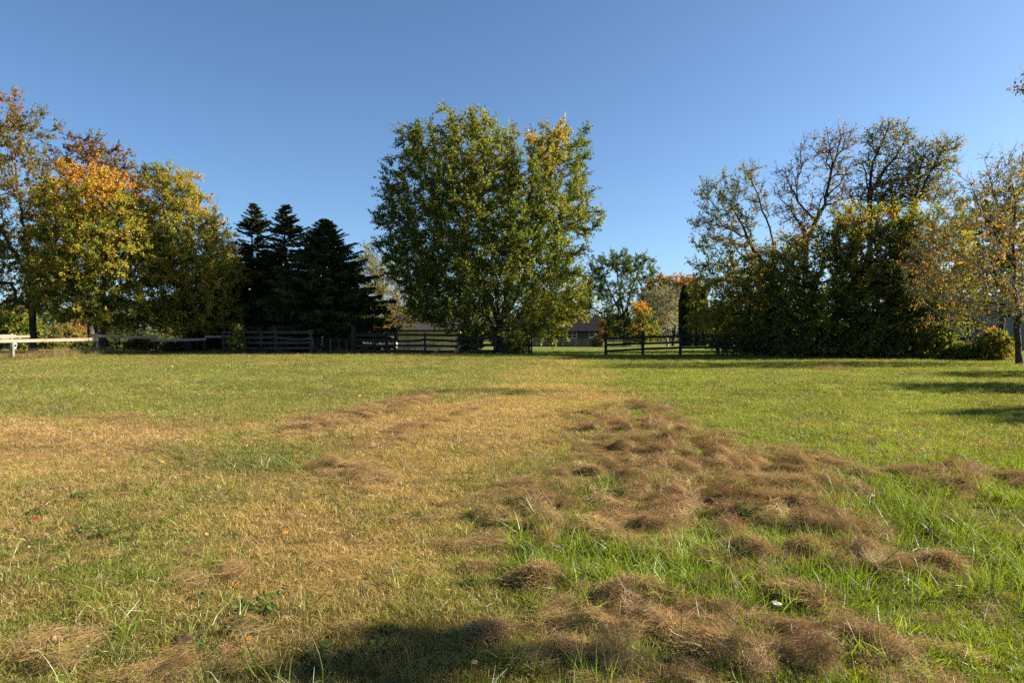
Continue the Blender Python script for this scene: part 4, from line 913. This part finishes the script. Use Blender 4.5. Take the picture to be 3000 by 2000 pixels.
board_fence('dark board fence under the central maple ending at the field opening', [(1398, 985), (1448, 984), (1497, 990), (1533, 988), (1549, 990), (1557, 983, .8)],
            [[(1347, 991), (1448, 991), (1557, 992)], [(1347, 1010), (1448, 1010), (1557, 1011)], [(1347, 1027), (1448, 1028), (1557, 1029)]],
            lambda p: 42.9 - (p - 1347) * .003, M_WOODD, postmat=M_WOODD)
board_fence('dark three board fence starting at the right of the field opening', [(1775, 975), (1883, 972), (1993, 974), (2103, 980), (2213, 981), (2323, 982), (2433, 984), (2543, 985), (2655, 986)],
            [[(1775, 992), (1883, 988), (1993, 984), (2103, 983), (2213, 985), (2323, 986), (2433, 987), (2543, 988), (2655, 988)], [(1775, 1009), (1883, 1006), (1993, 1003), (2103, 1002), (2213, 1003), (2323, 1004), (2433, 1005), (2543, 1006), (2655, 1006)],
             [(1775, 1028), (1883, 1022), (1993, 1018), (2103, 1017), (2213, 1019), (2323, 1021), (2433, 1023), (2543, 1025), (2655, 1026)]],
            lambda p: 41.3 - (p - 1775) * .0042, M_WOODD, .13, .15)
board_fence('short dark fence stretch behind the bushes at the right edge', [(2780, 985), (2868, 988), (2985, 985, 1.3)],
            [[(2775, 994), (2868, 992), (2985, 990)], [(2775, 1015), (2868, 1014), (2985, 1013)]], lambda p: 37.0 - (p - 2780) * .009, M_WOODD, .15, .16)
board_fence('far grey three rail fence in front of the dark house', [(1573, 991), (1611, 991), (1649, 991), (1687, 991), (1723, 991), (1760, 992), (1797, 992), (1834, 992), (1871, 992)],
            [[(1560, 993.5), (1649, 993.5), (1760, 994), (1871, 994)], [(1560, 1000), (1649, 1000), (1760, 1000.5), (1871, 1000.5)], [(1560, 1007), (1649, 1007), (1760, 1007.5), (1871, 1007.5)]],
            lambda p: 100.0, wood_mat('far_grey_rail', (.26, .24, .21), (.36, .33, .29)), .12, .14)

# ------------------------------------------------------------------ buildings
def gable(label, name, x0, x1, Y0, dep, z0, eave, ridge, wallm, roofm, cat, over=.35):
    root = thing(name, label, cat, ((x0 + x1) / 2, Y0 + dep / 2, z0)); o = np.array([(x0 + x1) / 2, Y0 + dep / 2, z0])
    mb = MB(o); y1 = Y0 + dep; ym = Y0 + dep / 2
    mb.add([(x0, Y0, z0), (x1, Y0, z0), (x1, y1, z0), (x0, y1, z0), (x0, Y0, eave), (x1, Y0, eave), (x1, y1, eave), (x0, y1, eave), (x0, ym, ridge - .05), (x1, ym, ridge - .05)],
           [[[0, 1, 5, 4], [2, 3, 7, 6], [1, 2, 6, 5], [3, 0, 4, 7]], [[5, 6, 9], [7, 4, 8]]])
    mb_child(mb, 'wall', wallm, root)
    sl = (ridge - eave) / (dep / 2); mb = MB(o)
    for s in (1, -1):
        ye = Y0 - over if s > 0 else y1 + over; ze = eave - over * sl
        a, b = x0 - over, x1 + over
        V = [(a, ye, ze), (b, ye, ze), (b, ym, ridge), (a, ym, ridge), (a, ye, ze + .1), (b, ye, ze + .1), (b, ym, ridge + .1), (a, ym, ridge + .1)]
        mb.add(V, [[[4, 5, 6, 7], [3, 2, 1, 0], [0, 1, 5, 4], [1, 2, 6, 5], [3, 0, 4, 7]]])
    rf = mb_child(mb, 'roof', roofm, root)
    return root, o, rf
def window(root, o, xc, y, zc, w, h, n=1, mat=M_TRIM):
    mb = MB(o); t = .07
    for dx in (-w / 2, w / 2) if n == 1 else (-w / 2, 0, w / 2): mb.box((xc + dx, y - .03, zc), (t, .06, h + t))
    for dz in (-h / 2, h / 2): mb.box((xc, y - .034, zc + dz), (w - t, .06, t))
    mb.box((xc, y - .02, zc), (w - t, .03, .04))
    fr = mb_child(mb, 'window', mat, root)
    for k in range(n):
        mb = MB(o); ww = w / n - t; mb.box((xc + (k - (n - 1) / 2) * w / n, y - .012, zc), (ww, .02, h - t)); mb_child(mb, 'pane', M_GLASS, fr)
# dark house behind the far fence
Yh = 108; zh = float(tz(8, Yh)) - .05
root, o, rf = gable('low dark brown house with shingle roof and white framed windows beyond the lawn', 'house', X(1440, Yh), X(1757, Yh), Yh, 8.5, zh, Z(967, Yh), 3.5, M_HOUSE, M_ROOFD, 'house', .5)
window(root, o, X(1611, Yh), Yh, Z(981, Yh), .85, 1.05); window(root, o, X(1676, Yh), Yh, Z(981, Yh), 1.45, .92, 2); window(root, o, X(1733, Yh), Yh, Z(979, Yh), .75, .85); window(root, o, X(1540, Yh), Yh, Z(981, Yh), .85, 1.0)
mb = MB(o); mb.box(((X(1440, Yh) + X(1757, Yh)) / 2, Yh - .55, Z(967, Yh) - .22), (X(1757, Yh) - X(1440, Yh) + 1.0, .06, .16)); mb_child(mb, 'fascia', M_ROOFD, root)
mb = MB(o); mb.tube([(X(1653, Yh), Yh + 1.2, 1.9), (X(1653, Yh), Yh + 1.2, 2.75)], .07, 8); mb_child(mb, 'vent_pipe', M_TRIM, root)
mb = MB(o); mb.box((X(1658, Yh), Yh + 3.0, 3.0), (1.0, .5, .5)); mb_child(mb, 'roof_vent', M_BLACKP, root)
for k in range(7):
    mb = MB(o); zb = zh + .12 + k * .33; mb.box(((X(1440, Yh) + X(1757, Yh)) / 2, Yh - .008, zb + .16), (X(1757, Yh) - X(1440, Yh), .014, .30)); mb_child(mb, 'siding_board', M_HOUSE, root)
# pale shed
Ys = 60; zs = float(tz(-7, Ys)) - .04
root, o, rf = gable('low pale green grey shed with a grey roof behind the dark fence', 'shed', X(1165, Ys), X(1348, Ys), Ys, 4.6, zs, Z(964, Ys), 2.62, M_SIDING, M_ROOF, 'shed', .35)
xa, xb = X(1165, Ys), X(1348, Ys); npan = 7
for k in range(npan):
    w = (xb - xa) / npan; mb = MB(o); xc = xa + (k + .5) * w
    mb.box((xc, Ys - .02, (zs + .06 + Z(966, Ys)) / 2), (w - .035, .03, Z(966, Ys) - zs - .08))
    for q in range(4): mb.box((xc + (q - 1.5) * w / 4.3, Ys - .042, (zs + .06 + Z(966, Ys)) / 2), (.03, .014, Z(966, Ys) - zs - .12))
    mb_child(mb, 'siding_panel', M_SIDING, root)
mb = MB(o); mb.box(((xa + xb) / 2, Ys - .40, Z(964, Ys) - .13), (xb - xa + .7, .05, .14)); mb_child(mb, 'fascia', M_ROOF, root)
# small white house far behind, left of the shed
Yw = 95; zw = float(tz(-17, Yw)) - .05
root, o, rf = gable('small far white house with a faded red roof between the spruces and the shed', 'house', X(1060, Yw), X(1160, Yw), Yw, 6, zw, Z(962, Yw), 2.6, M_GRAVEL, M_RED, 'house', .3)
window(root, o, X(1137, Yw), Yw, Z(976, Yw), .8, .9); window(root, o, X(1085, Yw), Yw, Z(976, Yw), .8, .9)
# blue grey building at the right
Yb = 56; zb_ = float(tz(36, Yb)) - .05
root, o, rf = gable('shaded blue grey building behind the orange leaved tree at the right', 'building', X(2795, Yb), X(3150, Yb), Yb, 6, zb_, Z(905, Yb), 4.4, M_BLUEW, M_ROOFD, 'building', .35)
window(root, o, X(2850, Yb), Yb, Z(950, Yb), .9, 1.1, 1, M_ROOFD)
for k in range(9):
    mb = MB(o); mb.box(((X(2795, Yb) + X(3150, Yb)) / 2, Yb - .008, zb_ + .25 + k * .34), (X(3150, Yb) - X(2795, Yb), .014, .31)); mb_child(mb, 'siding_board', M_BLUEW, root)
# white camper
Yc = 70; xe = X(43, Yc); zc = Z(1024, Yc)
cp = thing('camper_trailer', 'white camper trailer with black stripes behind the pale rails at the left edge', 'trailer', (xe - 2, Yc, float(tz(xe, Yc)))); o = np.array(cp.location)
mb = MB(o); zt = Z(978, Yc)
prof = [(xe - 5.5, zc), (xe - .25, zc), (xe - .06, zc + .2), (xe, zc + .55), (xe - .12, zt - .4), (xe - .45, zt - .08), (xe - .8, zt), (xe - 5.5, zt)]
m_p = len(prof); V = [(a, Yc, b) for a, b in prof] + [(a, Yc + 2.1, b) for a, b in prof]
mb.add(V, [[[k, (k + 1) % m_p, (k + 1) % m_p + m_p, k + m_p] for k in range(m_p)], [list(range(m_p))[::-1]], [list(range(m_p, 2 * m_p))]]); mb_child(mb, 'body', M_WHITE, cp)
mb = MB(o); mb.box((xe - .95, Yc - .012, Z(1009, Yc)), (.48, .03, .34)); mb_child(mb, 'window', M_GLASS, cp)
for k, (za, zb2) in enumerate(((1013, 1004), (1020, 1016))):
    mb = MB(o); mb.beam([(xe - 2.6, Yc - .008, Z(za - 8, Yc)), (xe - 1.5, Yc - .008, Z(za, Yc)), (xe - .3, Yc - .008, Z(zb2 + 6, Yc))], .045, .02); mb_child(mb, 'stripe', M_BLACKP, cp)
mb = MB(o); mb.tube([(xe - 2.8, Yc + .05, zc - .05), (xe - 2.8, Yc + .25, zc - .05)], .34, 16); mb_child(mb, 'wheel', M_BLACKP, cp)
mb = MB(o); mb.tube([(xe - 2.8, Yc + 1.75, zc - .05), (xe - 2.8, Yc + 2.0, zc - .05)], .34, 16); mb_child(mb, 'wheel', M_BLACKP, cp)
# garden things behind the rails
Yd = 62
def garden_chair():
    x = X(556, Yd); z = float(tz(x, Yd)); c = thing('garden_chair', 'white slat-backed garden chair standing behind the pale rails', 'chair', (x, Yd, z)); s = .92
    for sx in (-1, 1):
        mb = MB(); mb.beam([(sx * .24, -.22, 0), (sx * .24, -.22, .42)], .045, .045, up=(0, 1, 0)); mb.build('leg', M_WHITE, c)
        mb = MB(); mb.beam([(sx * .24, .24, 0), (sx * .24, .24, .42), (sx * .24, .34, .98)], .045, .045, up=(0, 1, 0)); mb.build('leg', M_WHITE, c)
    for k in range(5): mb = MB(); mb.box((0, -.2 + k * .1, .44), (.54, .08, .025)); mb.build('seat_slat', M_WHITE, c)
    for k in range(5): mb = MB(); mb.beam([(-.2 + k * .1, .25, .48), (-.2 + k * .1, .335, .95)], .05, .02, up=(0, 1, 0)); mb.build('back_slat', M_WHITE, c)
    mb = MB(); mb.box((0, .345, .985), (.56, .04, .07)); mb.build('top_rail', M_WHITE, c)
garden_chair()
x = X(586, Yd); z = float(tz(x, Yd)); sw = thing('swing_stand', 'small steel A-frame swing stand with a white seat near the garden chair', 'swing', (x, Yd, z))
for dx, dy in ((-.28, 0), (.28, 0), (-.28, .9), (.28, .9)):
    mb = MB(); mb.tube([(dx, dy, 0), (dx * .12, dy, 1.05)], .022, 6); mb.build('leg', M_STEEL, sw)
mb = MB(); mb.tube([(0, -.05, 1.06), (0, .95, 1.06)], .022, 6); mb.build('crossbar', M_STEEL, sw)
mb = MB(); mb.box((.02, .45, .22), (.34, .2, .035)); mb.build('seat', M_WHITE, sw)
for dy in (.37, .53): mb = MB(); mb.tube([(0, dy, 1.05), (.02, dy, .24)], .008, 5); mb.build('rope', M_STEEL, sw)
x = X(522, Yd); z = float(tz(x, Yd)); sl = thing('slide', 'orange sloping slide behind the pale rails, left of the garden chair', 'slide', (x, Yd, z))
mb = MB(); mb.beam([(-.35, 0, .05), (-.1, 0, .2), (.35, 0, .75)], .04, .4); mb.build('chute', M_ORANGE, sl)
for sy in (-.2, .2): mb = MB(); mb.beam([(-.35, sy, .10), (-.1, sy, .26), (.35, sy, .82)], .1, .03); mb.build('side', M_ORANGE, sl)
for sy in (-.18, .18): mb = MB(); mb.tube([(.37, sy, 0), (.36, sy, .78)], .025, 6); mb.build('leg', M_ORANGE, sl)

# ------------------------------------------------------------------ hay heaps and fallen leaves
def hay_heap(label, px, py, lx, ly, h, rotz=0.0, n=1500, tone=1.0):
    h *= .72; lx *= 1.15
    x, y = gp(px, py); z = float(tz(x, y))
    root = thing('hay_heap', label, 'hay heap', (x, y, z), 'heaps of cut hay on the field', rotz)
    n = int(n * 2.4); k, m = 26, 9; a = np.arange(k) / k * 2 * np.pi; r = np.linspace(0, 1, m)
    A_, R_ = np.meshgrid(a, r); seed = int(rng.integers(1, 999))
    nz = .7 + .6 * vnoise(np.cos(A_) * 2 + 9, np.sin(A_) * 2 + 5, seed)
    bx = np.cos(A_) * R_ * lx * nz; by = np.sin(A_) * R_ * ly * nz
    bz = h * np.clip(1 - R_ ** 2, 0, 1) ** .8 * (.6 + .8 * fbm(bx * 7, by * 9, seed, 3)) - .02
    V = np.stack([bx, by, bz], 2).reshape(-1, 3)
    Fs = [[i_ * k + j, i_ * k + (j + 1) % k, (i_ + 1) * k + (j + 1) % k, (i_ + 1) * k + j] for i_ in range(m - 1) for j in range(k)]
    C = np.tile(C_HAY * .5 * tone, (len(V), 1))
    link('mound', new_mesh('mound', V, [Fs], M_STRAW, {'col': ('FLOAT_COLOR', C)}, True), root)
    rr = np.sqrt(rng.uniform(0, 1, n)) * 1.04; aa = rng.uniform(0, 6.283, n)
    nz = .7 + .6 * vnoise(np.cos(aa) * 2 + 9, np.sin(aa) * 2 + 5, seed)
    sx = np.cos(aa) * rr * lx * nz; sy = np.sin(aa) * rr * ly * nz
    sz = h * np.clip(1 - rr ** 2, 0, 1) ** .8 * (.6 + .8 * fbm(sx * 7, sy * 9, seed, 3)) + rng.uniform(-.01, .022, n)
    az = rng.normal(0, .9, n) + (0 if lx > ly * 1.3 else rng.uniform(0, 6.28, n)); el = rng.normal(0, .3, n)
    D = np.stack([np.cos(az) * np.cos(el), np.sin(az) * np.cos(el), np.sin(el)], 1)
    L = rng.uniform(.04, .19, n); bend = np.stack([rng.normal(0, .3, n), rng.normal(0, .3, n), rng.normal(-.2, .2, n)], 1) * L[:, None]
    P0 = np.stack([sx, sy, np.maximum(sz, .005)], 1) - D * L[:, None] * .5
    V, Fq, per = ribbons(P0, D, L, rng.uniform(.0011, .0022, n), bend, 2, True)
    C = np.repeat(C_HAY * tone * rng.uniform(.55, 1.5, (n, 1)) * (1 + rng.normal(0, .07, (n, 3))), per, 0)
    s = link('straw', new_mesh('straw', V, [Fq], M_STRAW, {'col': ('FLOAT_COLOR', np.clip(C, .01, 1))}), root); s['kind'] = 'stuff'
    return root
hay_heap('long rolled ridge of brown hay near the right edge of the field', 2740, 1405, .55, .16, .17, -.25, 2600)
hay_heap('short hump of hay in green grass, left of the long rolled ridge', 2400, 1360, .24, .12, .12, -.2, 1300)
hay_heap('lone dark heap of hay at the left end of the left hay streak', 890, 1262, .28, .16, .17, .1, 1400)
hay_heap('small pointed tuft of hay at the upper edge of the hay patch', 1742, 1392, .13, .10, .16, 0, 800)
hay_heap('heap of hay with a dark hollow at the left front of the hay patch', 1585, 1710, .16, .12, .13, .4, 1500)
hay_heap('hay heap behind tall grass in the front middle of the hay patch', 1850, 1755, .16, .11, .14, -.3, 1500)
hay_heap('double hump of hay standing in green grass at the right front', 2770, 1670, .17, .12, .15, .3, 1500)
hay_heap('broad hay heap in the front right with a pale leaf at its foot', 2340, 1765, .19, .12, .13, -.2, 1700)
hay_heap('dark hay hump below the long rolled ridge', 2370, 1440, .22, .12, .10, -.5, 1200)
hay_heap('flat mat of hay at the bottom right of the field', 2100, 1905, .22, .12, .07, -.2, 1700)
hay_heap('hay heap at the lower right edge among long grass blades', 2560, 1900, .16, .10, .10, -.6, 1400)
hay_heap('round hay tuft on the left rim of the long grass at the bottom', 1440, 1870, .10, .08, .08, 0, 900)

def fallen_leaf(label, px, py, size, col, lift=.03, lobed=False, aspect=.6):
    x, y = gp(px, py); L = size * y / F
    hz_ = float(hay_height(np.array([x]), np.array([y]))[0])
    root_z = float(tz(x, y)) + hz_ + lift
    k = 18; t = np.linspace(0, 2 * np.pi, k, endpoint=False)
    rr = (1 + (.28 * np.cos(5 * t) if lobed else .06 * np.cos(7 * t)))
    bx = np.cos(t) * .5 * L * rr; by = np.sin(t) * .5 * L * aspect * rr
    cur = rng.uniform(.4, .9)
    ring = np.stack([bx, by, cur * by ** 2 / L * 2 + .25 * bx ** 2 / L], 1); inner = ring * np.array([.5, .5, .25])
    V = np.concatenate([ring, inner, [[0, 0, 0]]]); V2 = V - np.array([0, 0, .0012])
    n0 = len(V)
    q = [[j, (j + 1) % k, k + (j + 1) % k, k + j] for j in range(k)]; tr_ = [[k + j, k + (j + 1) % k, 2 * k] for j in range(k)]
    q2 = [[b + n0 for b in f_[::-1]] for f_ in q]; t2 = [[b + n0 for b in f_[::-1]] for f_ in tr_]
    side = [[(j + 1) % k, j, j + n0, (j + 1) % k + n0] for j in range(k)]
    VV = np.concatenate([V, V2]); C = np.tile(np.array(col), (len(VV), 1)) * (1 + .25 * np.sin(np.arange(len(VV)) * 2.3))[:, None] * .9
    o = link('fallen_leaf', new_mesh('fallen_leaf', VV, [q + q2 + side, tr_ + t2], M_FALLEN, {'col': ('FLOAT_COLOR', C)}, True))
    o.location = (x, y, root_z); o.rotation_euler = (rng.normal(.45, .2), rng.normal(0, .25), rng.uniform(-.6, .6))
    mb = MB(); mb.tube([(.48 * L, 0, .02 * L), (.7 * L, .05 * L, .06 * L), (.85 * L, .02 * L, .05 * L)], [.004 * 1, .003, .002], 5)
    st = mb_child(mb, 'stalk', M_BARK, o)
    return tag(o, label, 'leaf', 'fallen leaves on the grass')
CO = (.50, .20, .04); CT = (.42, .24, .13); CB = (.085, .045, .025); CY = (.60, .45, .02); CR = (.28, .06, .02); CG = (.33, .36, .22)
fallen_leaf('bright yellow fallen leaf in the left field', 300, 1342, 15, CY, .04)
fallen_leaf('small orange leaf to the right of the yellow one', 472, 1362, 13, CO, .04)
fallen_leaf('long tan curled leaf near the left edge', 82, 1450, 34, CT, .035, aspect=.35)
fallen_leaf('red brown leaf at the left edge', 97, 1534, 26, CR, .04, True)
fallen_leaf('pinkish tan leaf on edge in the left foreground', 147, 1688, 25, CT, .045, True)
fallen_leaf('small tan leaf in the dry grass above the orange leaves', 600, 1580, 16, CT, .04)
fallen_leaf('orange pointed leaf in the dry middle of the field', 830, 1578, 22, CO, .045)
fallen_leaf('orange round leaf in the left middle foreground', 686, 1740, 22, CO, .045)
fallen_leaf('biggest tan leaf curled at the bottom left', 135, 1925, 66, CT, .04, True)
fallen_leaf('dark brown leaf lying in a hollow at the bottom', 530, 1902, 54, CB, .035, True)
fallen_leaf('amber and brown leaf to the right of the dark brown leaf', 721, 1912, 22, CO, .05)
fallen_leaf('brown lobed leaf in long grass at the bottom middle', 1640, 1940, 34, CR, .06, True)
fallen_leaf('tan upright leaf at the very bottom beside the shadow', 1388, 1984, 22, CT, .06)
fallen_leaf('small red leaf beside the left tip of the hay patch', 1494, 1417, 11, CR, .04)
fallen_leaf('small orange leaf below the small red leaf', 1510, 1441, 12, CO, .04)
fallen_leaf('pale green ball-like leaf at the left edge below the red brown leaf', 75, 1622, 12, CG, .04, aspect=.9)
fallen_leaf('large pale grey green leaf among grass at the front right', 2280, 1802, 36, CG, .06, aspect=.45)
fallen_leaf('tan leaf lying on the middle of the hay patch', 1876, 1522, 20, CT, .03)
fallen_leaf('pair-like pale tan leaf on the hay patch to the right', 2145, 1560, 18, CT, .03, True)
fallen_leaf('pinkish leaf at the bottom right among long grass', 2510, 1992, 30, CT, .06, True)
